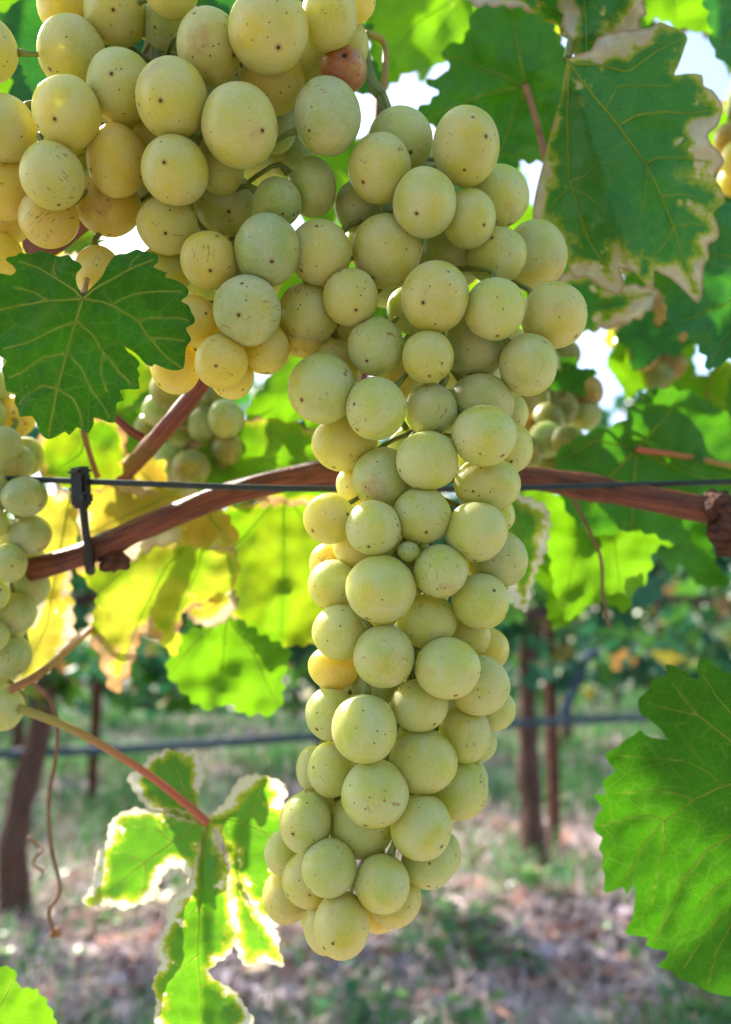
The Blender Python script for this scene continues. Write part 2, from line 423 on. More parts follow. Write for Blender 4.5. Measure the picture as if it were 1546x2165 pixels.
def generic_outline(seed, wid=1.0):
    r = random.Random(seed); ctrl = []
    lob = [(-90, 1.0), (-28, 0.88), (-152, 0.88), (28, 0.72), (152, 0.72)]
    sin = [(-58, 0.62), (-122, 0.62), (2, 0.56), (178, 0.56), (62, 0.50), (118, 0.50), (90, 0.06)]
    pts = [(a + r.uniform(-5, 5), l * r.uniform(0.9, 1.1)) for a, l in lob] + [(a + r.uniform(-4, 4), l * r.uniform(0.85, 1.15)) for a, l in sin]
    pts += [(a + d, l * 0.86) for a, l in lob for d in (-13, 13)]
    pts.sort(key=lambda t: t[0] % 360)
    poly = [(math.cos(math.radians(a)) * l * wid, math.sin(math.radians(a)) * l) for a, l in pts]
    veins = [[(0, 0), (math.cos(math.radians(a)) * l * wid * .5, math.sin(math.radians(a)) * l * .5), (math.cos(math.radians(a)) * l * .93 * wid, math.sin(math.radians(a)) * l * .93)] for a, l in lob]
    for a, l in lob:
        for s in (-1, 1):
            for q in (0.35, 0.6):
                b = math.radians(a); c = math.radians(a + s * 42)
                p = (math.cos(b) * l * q * wid, math.sin(b) * l * q); veins.append([p, (p[0] + math.cos(c) * .3 * wid, p[1] + math.sin(c) * .3)])
    return poly, veins
def generic_leaf(seed, size, step=0.11, tooth=(0.16, 0.07)):
    r = random.Random(seed + 50); poly, veins = generic_outline(seed); poly = serrate(poly, tooth[0], tooth[1], seed)
    poly = resample(poly, 0.045)[::2] if step > 0.1 else poly
    cup = r.uniform(-0.25, 0.30); fold = r.uniform(0.0, 0.3); tw = r.uniform(-.3, .3)
    def map3(x, y):
        z = cup * (x * x + y * y) * 0.6 + fold * abs(x) * 0.5 + tw * x * y + 0.13 * noise.noise(Vector((x * 2.2 + seed, y * 2.2, 0)))
        return Vector((x, y, z)) * size
    V, Fc, E, W, A = sheet(poly, veins, step, map3, size)
    me = mesh('leaf_blade', V, Fc)
    attr(me, 'edge', E); attr(me, 'vein', W); attr(me, 'leafco', [(a[0] + seed * .17, a[1], 0) for a in A], 'FLOAT_VECTOR')
    return me

# ------------------------------------------------------------------ ground
def ground_material():
    t = NT('vineyard_soil'); co = t.n('TexCoord').outputs['Object']
    c = t.mix(t.ramp(t.noise(co, 3.0, 5, 0.65), 0.35, 0.65), (0.24, 0.16, 0.14), (0.52, 0.41, 0.41))
    c = t.mix(t.ramp(t.noise(co, 24, 4, 0.7), 0.5, 0.68), c, (0.55, 0.43, 0.44))
    c = t.mix(t.ramp(t.noise(co, 0.9, 4), 0.46, 0.60, 0, 0.75), c, (0.13, 0.24, 0.09))
    t.l(c, t.b.inputs['Base Color']); t.b.inputs['Roughness'].default_value = 0.95
    t.bump(t.noise(co, 40, 5, 0.7), 0.03, 0.8); return t.m
gv, gf = [], []
N = 90
for j in range(N + 1):
    for i in range(N + 1):
        u = (i / N * 2 - 1); v = (j / N * 2 - 1)
        x = math.copysign(abs(u) ** 3.2, u) * 400; y = math.copysign(abs(v) ** 3.2, v) * 400 + 3
        gv.append((x, y, 0.03 * noise.noise(Vector((x * 1.3, y * 1.3, 0)))))
for j in range(N):
    for i in range(N):
        a = j * (N + 1) + i; gf.append((a, a + 1, a + N + 2, a + N + 1))
g = link('ground', mesh('ground', gv, gf), ground_material()); g['kind'] = 'structure'

# ------------------------------------------------------------------ litter and grass
def vcol_material(name, rough=0.8, trans=0.0):
    t = NT(name); c = t.attr('tint', 'Color'); t.l(c, t.b.inputs['Base Color']); t.b.inputs['Roughness'].default_value = rough
    if trans:
        tr = t.n('BsdfTranslucent'); t.l(c, tr.inputs[0]); mx = t.n('MixShader'); mx.inputs[0].default_value = trans
        t.l(t.b.outputs[0], mx.inputs[1]); t.l(tr.outputs[0], mx.inputs[2]); t.l(mx.outputs[0], t.out.inputs[0])
    return t.m
M_GRASS = vcol_material('grass_blades', 0.6, 0.3); M_LITTER = vcol_material('leaf_litter', 0.8, 0.1)
def gz(x, y): return 0.03 * noise.noise(Vector((x * 1.3, y * 1.3, 0)))
V, Fc, T = [], [], []; r = random.Random(11)
for k in range(75000):
    y = 1.3 + 11 * r.random() ** 1.5; x = r.uniform(-0.75, 0.75) * y + r.uniform(-.3, .3)
    g1 = noise.noise(Vector((x * 1.6, y * 1.6, 3)))
    if g1 < -0.05 and r.random() < 0.6: continue
    green = g1 + r.uniform(-.3, .3) + min(.30, max(0, y - 3.1) * .2) > 0.16
    h = r.uniform(0.03, 0.11) * (1 if y < 3 else 1.5) * (1.3 if green else 1); a = r.uniform(0, 6.28); ln = r.uniform(0.2, 1.6 if not green else 0.8) * h
    wd = r.uniform(0.0015, 0.004) * max(1, y / 3); b = Vector((x, y, gz(x, y))); s = Vector((-math.sin(a), math.cos(a), 0)) * wd; d = Vector((math.cos(a), math.sin(a), 0)) * ln
    o = len(V); V += [b - s, b + s, b + d * .4 + Vector((0, 0, h * .6)) + s * .7, b + d * .4 + Vector((0, 0, h * .6)) - s * .7, b + d + Vector((0, 0, h * .8))]
    Fc += [(o, o + 1, o + 2, o + 3), (o + 3, o + 2, o + 4)]
    c = (0.11 * r.uniform(.6, 1.5), 0.30 * r.uniform(.6, 1.4), 0.08, 1) if green else (0.58 * (q := r.uniform(.6, 1.3)), 0.47 * q, 0.44 * q, 1)
    T += [c] * 5
me = mesh('grass', V, Fc, False); attr(me, 'tint', T, 'FLOAT_COLOR')
tag(link('grass', me, M_GRASS), 'short green and straw coloured grass on the vineyard floor', 'grass', kind='stuff')
V, Fc, T = [], [], []
for k in range(9000):
    y = 1.3 + 7 * r.random() ** 1.5; x = r.uniform(-0.75, 0.75) * y + r.uniform(-.3, .3)
    s = r.choice((r.uniform(0.008, 0.03), r.uniform(.008, .03), r.uniform(.03, .06))); a = r.uniform(0, 6.28); b = Vector((x, y, gz(x, y) + r.uniform(0.004, 0.03)))
    R = Matrix.Rotation(a, 3, 'Z') @ Matrix.Rotation(r.uniform(-.7, .7), 3, 'X'); e = r.choice((1, 1, .25, .1)); cu = r.uniform(-.4, .4)
    o = len(V); V += [b + R @ Vector(p) * s for p in ((-1.2, 0, 0), (-.3, -e, cu), (1.1, -.4 * e, 0), (1.3, .3 * e, cu), (.1, .9 * e, 0))]
    Fc += [(o, o + 1, o + 4), (o + 1, o + 2, o + 4), (o + 2, o + 3, o + 4)]
    c = r.choice(((0.40, 0.20, 0.15), (0.30, 0.13, 0.08), (0.52, 0.40, 0.38), (0.46, 0.36, 0.40), (0.20, 0.10, 0.07), (0.55, 0.42, 0.28)))
    q = r.uniform(.7, 1.6); T += [(c[0] * q, c[1] * q, c[2] * q, 1)] * 5
me = mesh('leaf_litter', V, Fc, False); attr(me, 'tint', T, 'FLOAT_COLOR')
tag(link('leaf_litter', me, M_LITTER), 'dry pinkish brown fallen leaves and bits scattered on the ground', 'leaf litter', kind='stuff')
def ground_pt(px, py, up=0.02):
    d = (P(px, py, 1) - CAM); k = (HC - up) / -d.z; return CAM + d * k
def stick(a, b, rad, label, bend=0.02):
    p0 = ground_pt(*a); p1 = ground_pt(*b); m = (p0 + p1) / 2 + Vector((bend, 0, 0.01))
    o = tube('dry_stick', [p0, m, p1], [rad, rad * .9, rad * .5], M_STRAW, n=14, sides=7, lump=.15); return tag(o, label, 'stick')
stick((1285, 1950), (1440, 2190), 0.010, 'long pale dry stick lying beside the brown litter below the big green leaf', .03)
stick((1150, 2030), (1300, 2180), 0.008, 'short pinkish dry stick lying parallel to the longer pale stick', -.02)
stick((1090, 1600), (1190, 1720), 0.006, 'thin grey dead twig crossing the vine trunk beside the rusty stake', .02)
stick((1070, 1770), (1190, 1752), 0.012, 'pale bleached stick lying across the foot of the vine trunk by the stake', 0)

# ------------------------------------------------------------------ background rows
def lobed(size):
    poly, _ = generic_outline(5); poly = smooth_closed(poly, 1)
    return [(x * size, y * size) for x, y in poly]
LOB = lobed(1.0)
M_FAR = vcol_material('far_foliage', 0.30, 0.42)
V, Fc, T = [], [], []; r = random.Random(77)
for k in range(50):
    cy = 1.6 + 4.5 * r.random() ** 1.4; cx = r.uniform(-.55, .55) * cy; rad = r.uniform(.05, .20)
    if k < 10: cx, cy = ground_pt(r.uniform(800, 1150), r.uniform(1880, 2080), 0).xy; rad = .12
    for q in range(int(240 * rad)):
        p = Vector((cx + r.gauss(0, rad * .5), cy + r.gauss(0, rad * .5), r.uniform(.01, .09))); sz = r.uniform(.012, .030)
        R = Matrix.Rotation(r.uniform(0, 6.28), 3, 'Z') @ Matrix.Rotation(r.uniform(-.9, .9), 3, 'X'); o = len(V); n0 = len(LOB)
        V += [p + R @ Vector((x, y, .2 * (x * x + y * y))) * sz for x, y in LOB] + [p]; Fc += [(o + i, o + (i + 1) % n0, o + n0) for i in range(n0)]
        g_ = r.uniform(.6, 1.4); T += [r.choice(((.06 * g_, .22 * g_, .07 * g_, 1), (.14 * g_, .32 * g_, .05 * g_, 1)))] * (n0 + 1)
me = mesh('weeds', V, Fc, False); attr(me, 'tint', T, 'FLOAT_COLOR')
tag(link('weeds', me, M_FAR), 'low green broadleaf weeds growing through the dry litter', 'weeds', kind='stuff')
def crown_mesh(n, ext, seed, size=(0.045, 0.075)):
    r = random.Random(seed); V, Fc, T = [], [], []
    for k in range(n):
        u = r.uniform(-1, 1); hz = r.random()
        p = Vector((u * ext[0], r.gauss(0, .42) * ext[1] * (1.0 - .25 * hz), ext[2] + hz * (ext[3] - ext[2])))
        if noise.noise(p * 4 + Vector((seed, 0, 0))) < -0.18: continue
        s = r.uniform(*size); R = Quaternion((r.gauss(0, 1), r.gauss(0, 1), r.gauss(0, 1), r.gauss(0, 1))).normalized().to_matrix()
        o = len(V); n0 = len(LOB); cu = r.uniform(-.4, .4)
        V += [p + R @ Vector((x, y, cu * (x * x + y * y))) * s for x, y in LOB] + [p]
        Fc += [(o + i, o + (i + 1) % n0, o + n0) for i in range(n0)]
        k2 = r.random(); q = r.uniform(.6, 1.3)
        c = (0.030, 0.14, 0.06) if k2 < .62 else (0.09, 0.27, 0.03) if k2 < .88 else (0.36, 0.32, 0.04) if k2 < .96 else (0.40, 0.20, 0.06)  # main green leans teal: cool shade tint put into the leaf colour
        T += [(c[0] * q, c[1] * q, c[2] * q, 1)] * (n0 + 1)
    me = mesh('crown', V, Fc, False); attr(me, 'tint', T, 'FLOAT_COLOR'); return me
ROW_A = math.radians(19); RD = Vector((math.cos(ROW_A), math.sin(ROW_A), 0)); RN = Vector((-math.sin(ROW_A), math.cos(ROW_A), 0))
def row_pt(s, k=0): return Vector((-1.0, 2.42, 0)) + RD * s + RN * (2.6 * k)
crowns = [crown_mesh(1250, (0.95, 0.32, 0.60, 1.65), 1), crown_mesh(1250, (0.95, 0.32, 0.56, 1.6), 2)]
farcrowns = [crown_mesh(900, (0.95, 0.36, 0.30, 1.8), 3, (.06, .09)), crown_mesh(900, (0.95, 0.36, 0.33, 1.85), 4, (.06, .09))]
def trunk_mesh(seed, r0=0.034):
    r = random.Random(seed); pts = [(0, 0, -.05), (r.uniform(-.02, .02), r.uniform(-.02, .02), .25), (r.uniform(-.04, .04), 0, .55), (r.uniform(-.03, .03), 0, .86)]
    a = tube_data(pts, [r0 * 1.25, r0, r0 * .9, r0 * 1.1], n=22, sides=12, lump=.22, seed=seed)
    b = tube_data([(0, 0, .80), (.2, 0, .88), (.6, 0, .90), (.9, 0, .88)], [r0 * .8, r0 * .55, r0 * .4, r0 * .3], n=14, sides=8, lump=.25, seed=seed + 3)
    c = tube_data([(0, 0, .80), (-.2, 0, .88), (-.6, 0, .90), (-.9, 0, .88)], [r0 * .8, r0 * .55, r0 * .4, r0 * .3], n=14, sides=8, lump=.25, seed=seed + 7)
    v, f, t = join([a, b, c]); me = mesh('trunk', v, f); attr(me, 'tubeco', t, 'FLOAT_VECTOR'); return me
trunks = [trunk_mesh(1), trunk_mesh(2), trunk_mesh(3)]
def back_vine(pos, i, cr, label, group=None):
    e = empty('grapevine', pos); e.rotation_euler.z = ROW_A + (math.pi if i % 2 else 0)
    tag(e, label, 'grapevine', group)
    link('trunk', trunks[i % 3], M_BARK, e); link('crown', cr[i % 2], M_FAR, e)
    return e
for i, (s, lab) in enumerate(((-1.7, 'leafy grapevine of the next row beyond the dark trunk'), (0.0, 'grapevine with thick dark brown trunk behind the curly hanging tendril'),
                              (1.72, 'grapevine with shaggy brown trunk growing beside the rusty stake'), (3.4, 'leafy grapevine of the next row beyond the rusty stake'))):
    back_vine({1: ground_pt(38, 1950, 0), 2: ground_pt(1132, 1838, 0)}.get(i, row_pt(s)), i, crowns, lab)
for k in (1, 2, 3):
    for s in range(-4 - k, 7 + k):
        p = row_pt(s * 1.75 + 0.5 * k - 0.6, k)
        if abs(p.x) / p.y > 0.62: continue
        back_vine(p, s + k + 20, farcrowns, 'distant leafy grapevine in one of the far trellis rows', 'distant vines in far rows')
for k in range(6):  # unseen row added to shade the fruit from the low sky
    back_vine(Vector((-3.6 + 1.5 * k, -2.9 + .5 * k * .9, 0)), k, crowns, 'leafy grapevine of the unseen row added across the lane to shade the fruiting vine', 'unseen shading vines across the lane')
def stake(pos, h, label, w=0.02):
    bm = bmesh.new()
    for sx, sy in ((w, .004), (.004, w)):
        res = bmesh.ops.create_cube(bm, size=1); bmesh.ops.scale(bm, vec=(sx * 2, sy * 2, h + .1), verts=res['verts'])
        bmesh.ops.translate(bm, vec=(0, 0 if sx > sy else w, h / 2 - .05), verts=res['verts'])
    for k in range(int(h / .12)):
        res = bmesh.ops.create_cube(bm, size=1); bmesh.ops.scale(bm, vec=(.012, .012, .025), verts=res['verts']); bmesh.ops.translate(bm, vec=(0, -.009, .1 + k * .12), verts=res['verts'])
    me = bpy.data.meshes.new('stake'); bm.to_mesh(me); bm.free()
    o = link('vineyard_stake', me, M_RUST); o.location = pos; o.rotation_euler.z = 0.5; return tag(o, label, 'stake')
stake(ground_pt(1178, 1812, 0), 1.9, 'rusty steel vineyard stake beside the shaggy vine trunk')
q = P(200, 1560, 3.6); stake(Vector((q.x, q.y, 0)), 1.7, 'dark reddish stake standing behind the curly tendril and dark trunk')
q = P(1400, 1400, 6.2); stake(Vector((q.x, q.y, 0)), 1.6, 'far thin brown stake between the distant vines')
hose = empty('drip_hose', row_pt(0) + Vector((0, 0, .44))); tag(hose, 'dark blue drip irrigation hose strung low along the next row', 'hose')
tube('tube', [row_pt(-2) + Vector((0, -.03, .46)), row_pt(0) + Vector((0, -.03, .44)), row_pt(.9) + Vector((0, -.03, .455)), row_pt(1.75) + Vector((0, -.03, .475)), row_pt(4) + Vector((0, -.03, .48))], [.013, .013], M_HOSE, hose, n=40, sides=10)
tube('riser', [P(1188, 1512, 2.95), P(1205, 1480, 2.96), P(1228, 1415, 2.98), P(1240, 1392, 3.0), P(1262, 1380, 3.04)], [.016, .016], M_RISER, hose, n=20, sides=10)

# ------------------------------------------------------------------ the fruiting vine: canes, leaves
VINE = empty('grapevine', (0, 0.3, 0.0))
tag(VINE, 'fruiting grapevine with arched brown cane, green and yellowing leaves and ripe bunches', 'grapevine')
DC = 0.275
tube('cane', [P(60, 1205, DC), P(180, 1170, DC), P(330, 1105, DC), P(500, 1040, DC + .005), P(690, 1000, DC + .01), P(900, 990, DC + .012), P(1110, 1010, DC + .015), P(1300, 1040, DC + .01), P(1460, 1072, DC + .005), P(1560, 1088, DC)],
     [(.0037 + .0005 * k / 27) * (1.2 if k in (4, 12, 20) else 1.0) for k in range(28)], M_CANE, VINE, n=120, sides=18, lump=.07)
def knob(c, rad, name, seed, mat=M_KNOT):
    bm = bmesh.new(); bmesh.ops.create_icosphere(bm, subdivisions=4, radius=1)
    for v in bm.verts:
        n = noise.noise(v.co * 1.8 + Vector((seed, 0, 0))) * .45 + noise.noise(v.co * 5 + Vector((seed, 3, 0))) * .14
        v.co = Vector((v.co.x * rad[0], v.co.y * rad[1], v.co.z * rad[2])) * (1 + n)
    me = bpy.data.meshes.new(name); bm.to_mesh(me); bm.free(); smooth(me)
    attr(me, 'tubeco', [tuple(v.co) for v in me.vertices], 'FLOAT_VECTOR')
    o = link(name, me, mat); o.location = c; under(o, VINE); return o
knob(P(240, 1185, DC), (.0050, .0042, .0036), 'knot', 1)
knob(P(1535, 1120, DC), (.0055, .0055, .0075), 'knot', 5)
knob(P(1520, 1068, DC), (.0050, .0045, .0048), 'knot', 9)
tube('cane', [P(235, 1035, .335), P(300, 962, .285), P(355, 900, .258), P(420, 820, .25), P(500, 700, .25), P(560, 560, .255)], [.0030, .0030, .0027, .0024, .002], M_REDCANE, VINE, n=30, sides=12, lump=.06)
tube('cane', [P(300, 925, .264), P(275, 910, .262), P(245, 885, .262), P(200, 870, .262)], [.0016, .0013, .0012], M_REDCANE, VINE, n=12, sides=8)
tube('cane', [P(20, 1460, .26), P(90, 1420, .27), P(190, 1332, .32), P(250, 1295, .345)], [.0013, .0013, .0012], M_PETIOLE, VINE, n=16, sides=8)
tube('cane', [P(60, 515, .262), P(130, 500, .26), P(330, 300, .262), P(330, 110, .262), P(380, -80, .27)], [.0036, .0038, .0036], M_CANE, VINE, n=30, sides=12, lump=.08)
tube('cane', [P(775, 70, .245), P(812, 90, .25), P(815, 150, .25), P(808, 205, .25)], [.0010, .0010], M_PETYEL, VINE, n=14, sides=8)
# upright shoots that carry the canopy above the frame
for i, (px, d) in enumerate(((-420, .40), (120, .42), (470, .48), (760, .42), (1085, .52), (1850, .38))):
    b = P(px, 1010, d); tube('shoot', [b, b + Vector((.01, .03, .3)), b + Vector((-.02, .06, .6)), b + Vector((.03, .05, 1.0))], [.0028, .0025, .002], M_REDCANE, VINE, n=20, sides=8)
# tendril
tube('tendril', [P(60, 1440, .30), P(98, 1470, .31), P(120, 1520, .31), P(118, 1600, .31), P(103, 1690, .31), P(108, 1790, .31), P(127, 1880, .31), P(104, 1925, .31), P(112, 1965, .31)], [.0008, .0008, .0007], M_TENDRIL, VINE, n=60, sides=7, lump=.1)
knob(P(116, 1972, .31), (.0022, .0016, .0015), 'tendril_tip', 3, M_PETIOLE)
tube('tendril', [P(60, 1770, .33), P(75, 1782, .332), P(90, 1795, .33), P(75, 1812, .327), P(72, 1830, .33), P(90, 1842, .333), P(84, 1858, .33)], [.0007, .0005], M_TENDRIL, VINE, n=40, sides=6)
tube('tendril', [P(1205, 1040, .31), P(1240, 1110, .31), P(1270, 1180, .312), P(1275, 1260, .315), P(1290, 1330, .315)], [.0007, .0005], M_TENDRIL, VINE, n=30, sides=6)

# --- traced leaves
z3 = lambda p: zc(0, 480, .4528, p)
A_out = z3([(388, 330), (400, 310), (440, 270), (480, 225), (510, 165), (545, 128), (580, 125), (600, 120), (640, 103), (668, 115), (715, 118), (742, 140), (735, 168), (715, 188), (775, 212), (770, 235), (800, 240), (850, 262), (882, 295), (872, 325), (845, 345), (880, 365), (895, 400), (912, 430), (900, 455), (868, 472), (885, 505), (893, 530), (870, 560), (865, 610), (855, 662), (800, 668), (760, 655), (720, 640), (712, 652), (680, 640), (650, 605), (620, 580), (580, 558), (600, 585), (630, 605), (655, 640), (640, 660), (655, 690), (645, 710), (652, 755), (600, 757), (562, 765), (580, 810), (545, 820), (543, 870), (530, 915), (490, 905), (440, 888), (440, 915), (415, 962), (385, 950), (360, 935), (325, 972), (305, 955), (270, 975), (225, 992), (190, 965), (175, 930), (150, 882), (95, 887), (85, 850), (68, 820), (72, 775), (30, 765), (20, 700), (10, 660), (35, 625), (-5, 600), (-30, 560), (-80, 520), (-120, 420), (-130, 330), (-100, 250), (-60, 225), (0, 215), (50, 225), (75, 205), (60, 180), (28, 155), (40, 140), (75, 135), (95, 120), (130, 125), (165, 120), (180, 108), (215, 118), (250, 128), (280, 138), (320, 128), (340, 150), (375, 170), (382, 190), (360, 215), (355, 245), (365, 285), (380, 312)])
A_v = [z3(v) for v in ([(388, 335), (350, 450), (310, 600), (265, 770), (225, 985)], [(388, 335), (480, 350), (540, 375), (640, 435), (700, 520), (780, 610), (850, 658)], [(388, 335), (440, 290), (520, 245), (600, 200), (720, 150)], [(388, 335), (230, 345), (100, 365), (-60, 400)], [(388, 335), (340, 290), (270, 245), (180, 190), (90, 160)],
      [(362, 440), (270, 470), (130, 540), (10, 570)], [(362, 440), (430, 500), (480, 580), (560, 680), (620, 740)], [(315, 590), (200, 610), (100, 680), (40, 705)], [(320, 590), (380, 660), (430, 760), (490, 850), (510, 890)], [(280, 755), (200, 740), (120, 790), (90, 830)], [(275, 760), (340, 800), (375, 870), (385, 930)], [(640, 435), (700, 425), (800, 420), (880, 435)], [(520, 365), (560, 340), (640, 310), (740, 300), (850, 300)], [(600, 200), (620, 160), (650, 130)], [(700, 520), (780, 520), (860, 530)], [(270, 245), (250, 190), (260, 150)], [(230, 345), (150, 300), (60, 280)], [(480, 580), (470, 680), (500, 770)])]
dA = lambda x, y: 0.186 + 0.00002 * (x - 175) + 0.000012 * (y - 628) + 0.0000006 * ((x - 175) ** 2) * .15
traced_leaf(A_out, A_v, dA, 'green', VINE, 'dark green whole leaf with pale veins in front of the grapes', petiole=[(190, 560, .226), (182, 600, .205), (176, 627, .1868)], pet_mat=M_PETIOLE, petr=.0008, step=8, wave=.001, flip=True)

z6 = lambda p: zc(1100, 0, .3234, p)
B_out = z6([(310, 390), (460, 330), (500, 250), (640, 200), (750, 190), (850, 180), (910, 145), (980, 170), (1060, 205), (1095, 250), (1080, 300), (1060, 360), (1030, 440), (1010, 490), (1090, 480), (1190, 490), (1200, 560), (1260, 590), (1310, 660), (1325, 710), (1310, 780), (1280, 840), (1230, 880), (1250, 940), (1310, 1000), (1335, 1060), (1300, 1110), (1270, 1150), (1310, 1220), (1342, 1310), (1320, 1340), (1260, 1390), (1290, 1460), (1300, 1540), (1270, 1580), (1230, 1600), (1235, 1690), (1205, 1730), (1195, 1830), (1190, 1930), (1160, 1985), (1100, 1930), (1040, 1870), (980, 1820), (920, 1790), (875, 1770), (870, 1885), (800, 1840), (750, 1780), (690, 1770), (650, 1760), (680, 1850), (650, 1935), (560, 1900), (500, 1860), (430, 1810), (360, 1825), (320, 1760), (300, 1620), (260, 1520), (100, 1440), (80, 1400), (100, 1260), (150, 1060), (220, 780), (270, 620)])
B_v = [z6(v) for v in ([(310, 390), (400, 530), (640, 820), (820, 1070), (900, 1230), (1000, 1480), (1060, 1680), (1150, 1900)], [(312, 400), (315, 560), (310, 800), (320, 1150), (390, 1390), (450, 1560)], [(330, 420), (500, 420), (700, 470), (900, 330), (1040, 260)],
      [(640, 820), (760, 750), (930, 730), (1110, 745), (1250, 720)], [(820, 1070), (900, 1030), (1060, 1030), (1250, 1060)], [(920, 1280), (1050, 1270), (1200, 1300)], [(1000, 1480), (1120, 1460), (1220, 1480)], [(560, 700), (640, 560), (800, 560), (980, 560)], [(330, 1180), (420, 1150), (470, 1100)], [(340, 1230), (460, 1290), (560, 1380)], [(340, 1220), (240, 1300), (180, 1400)], [(390, 1390), (420, 1520), (520, 1680), (600, 1800)], [(820, 1070), (820, 1250), (780, 1450)], [(1000, 1480), (940, 1600), (830, 1720)])]
def dB(x, y):                                # right blade faces us, left blade folds back from the crease
    crease = 1200 + (y - 130) * .30
    if y < 140: crease = 1200
    s = x - crease
    return 0.246 + 0.00003 * (y - 350) + (0.00009 * s if s > 0 else -0.00022 * s * .8)
traced_leaf(B_out, B_v, dB, 'varieg', VINE, 'folded dark green leaf with scorched tan margin', petiole=[(1235, 20, .262), (1210, 80, .255), (1200, 126, .2475)], pet_mat=M_STEM, petr=.0013, step=9, wave=.002, vein_r=.00042)

zz = lambda p: zc(0, 1500, .414, p)
C_polys = [zz(p) for p in (
 [(1065, 580), (1020, 520), (1010, 440), (1045, 350), (1040, 280), (1020, 215), (975, 205), (950, 225), (890, 210), (855, 200), (820, 220), (760, 240), (740, 280), (680, 320), (650, 350), (670, 390), (700, 440), (740, 490), (820, 530), (940, 570)],
 [(1070, 585), (1000, 545), (900, 505), (760, 510), (690, 503), (640, 520), (600, 540), (555, 590), (550, 640), (540, 690), (500, 730), (490, 790), (480, 840), (480, 880), (440, 940), (423, 990), (480, 1005), (560, 1005), (640, 1025), (700, 1000), (750, 990), (800, 950), (820, 880), (860, 820), (920, 812), (955, 850), (965, 920), (1010, 900), (1050, 760)],
 [(1050, 575), (1000, 760), (960, 900), (920, 930), (860, 985), (850, 1090), (830, 1150), (800, 1240), (820, 1300), (780, 1400), (800, 1480), (790, 1560), (800, 1650), (900, 1760), (1000, 1800), (1150, 1740), (1250, 1680), (1300, 1600), (1260, 1530), (1210, 1450), (1170, 1420), (1100, 1380), (1065, 1340), (1100, 1300), (1160, 1260), (1195, 1200), (1205, 1000), (1190, 900), (1150, 760), (1110, 660)],
 [(1055, 575), (1090, 525), (1150, 470), (1190, 400), (1230, 350), (1300, 330), (1370, 345), (1440, 370), (1470, 420), (1450, 480), (1500, 520), (1520, 640), (1470, 800), (1420, 900), (1400, 1000), (1420, 1090), (1390, 1120), (1330, 1050), (1260, 980), (1210, 900), (1180, 800), (1150, 700), (1110, 620)],
 [(1180, 800), (1240, 900), (1270, 980), (1340, 1070), (1400, 1120), (1430, 1180), (1420, 1220), (1450, 1310), (1350, 1290), (1270, 1310), (1220, 1260), (1195, 1150), (1190, 950)])]
C_v = [zz(v) for v in ([(1060, 580), (1000, 600), (880, 680), (740, 780), (560, 920), (450, 985)], [(1060, 580), (1030, 760), (1020, 1000), (1010, 1250), (1030, 1500), (1020, 1720)], [(1060, 580), (1180, 560), (1260, 590), (1380, 640), (1480, 650)], [(1060, 580), (1000, 500), (930, 380), (880, 230)], [(1170, 590), (1160, 700), (1220, 950), (1320, 1150), (1430, 1290)],
      [(880, 680), (800, 610), (690, 600), (640, 560)], [(740, 780), (640, 740), (540, 720)], [(740, 780), (740, 860), (700, 960)], [(1020, 1000), (930, 1080), (850, 1180)], [(1020, 1000), (1100, 1080), (1170, 1140)], [(1010, 1250), (920, 1330), (810, 1440)], [(1020, 1400), (1100, 1450), (1220, 1560)], [(1260, 590), (1300, 480), (1350, 360)])]
def dC(x, y, q=1):
    jx, jy = 439, 1741
    if q == 0: return .262 + .00012 * (jy - y)
    if q == 1: return .262 + .00004 * (jx - x) + .00002 * (y - jy)
    if q == 2: return .2625 - .00012 * abs(x - 428) - .00003 * (y - jy) * .3 + (.00025 * max(0, x - 455) if y < 2060 else 0)
    if q == 3: return .263 + .00010 * (x - jx)
    return .266 + .00014 * (x - jx) + .00001 * (y - jy)
traced_leaf(C_polys, C_v, dC, 'white', VINE, 'backlit green leaf with bleached white margins on a long red stalk', tooth=(20, 4.5), petiole=[(40, 1497, .262), (160, 1545, .262), (300, 1628, .261), (400, 1705, .2615), (439, 1741, .2618)], pet_mat=M_PETYEL, petr=.0014, step=8, wave=.0012, vq=[1, 2, 3, 0, 4, 1, 1, 1, 2, 2, 2, 2, 3])

zd = lambda p: zc(1046, 1350, .3765, p)
D_out = zd([(1150, 110), (1140, 170), (1145, 225), (1110, 220), (1070, 185), (1010, 155), (960, 145), (970, 205), (900, 220), (870, 255), (865, 290), (815, 330), (803, 375), (820, 420), (870, 460), (925, 500), (960, 550), (980, 570), (900, 560), (850, 545), (820, 515), (780, 545), (730, 570), (690, 610), (630, 640), (625, 670), (650, 710), (680, 745), (620, 785), (605, 820), (625, 880), (570, 870), (560, 890), (590, 930), (605, 965), (575, 985), (555, 1060), (580, 1100), (605, 1120), (585, 1180), (610, 1220), (600, 1280), (620, 1330), (615, 1420), (660, 1420), (725, 1395), (740, 1440), (780, 1380), (790, 1450), (780, 1520), (770, 1580), (730, 1650), (790, 1670), (860, 1680), (850, 1720), (900, 1745), (970, 1755), (960, 1800), (910, 1840), (1000, 1870), (1030, 1910), (1110, 1935), (1190, 1980), (1260, 2000), (1328, 2010), (1480, 1980), (1620, 1700), (1650, 1400), (1640, 1150), (1500, 1000), (1640, 820), (1620, 560), (1550, 380), (1450, 260), (1328, 200), (1290, 185), (1240, 160), (1200, 118)])
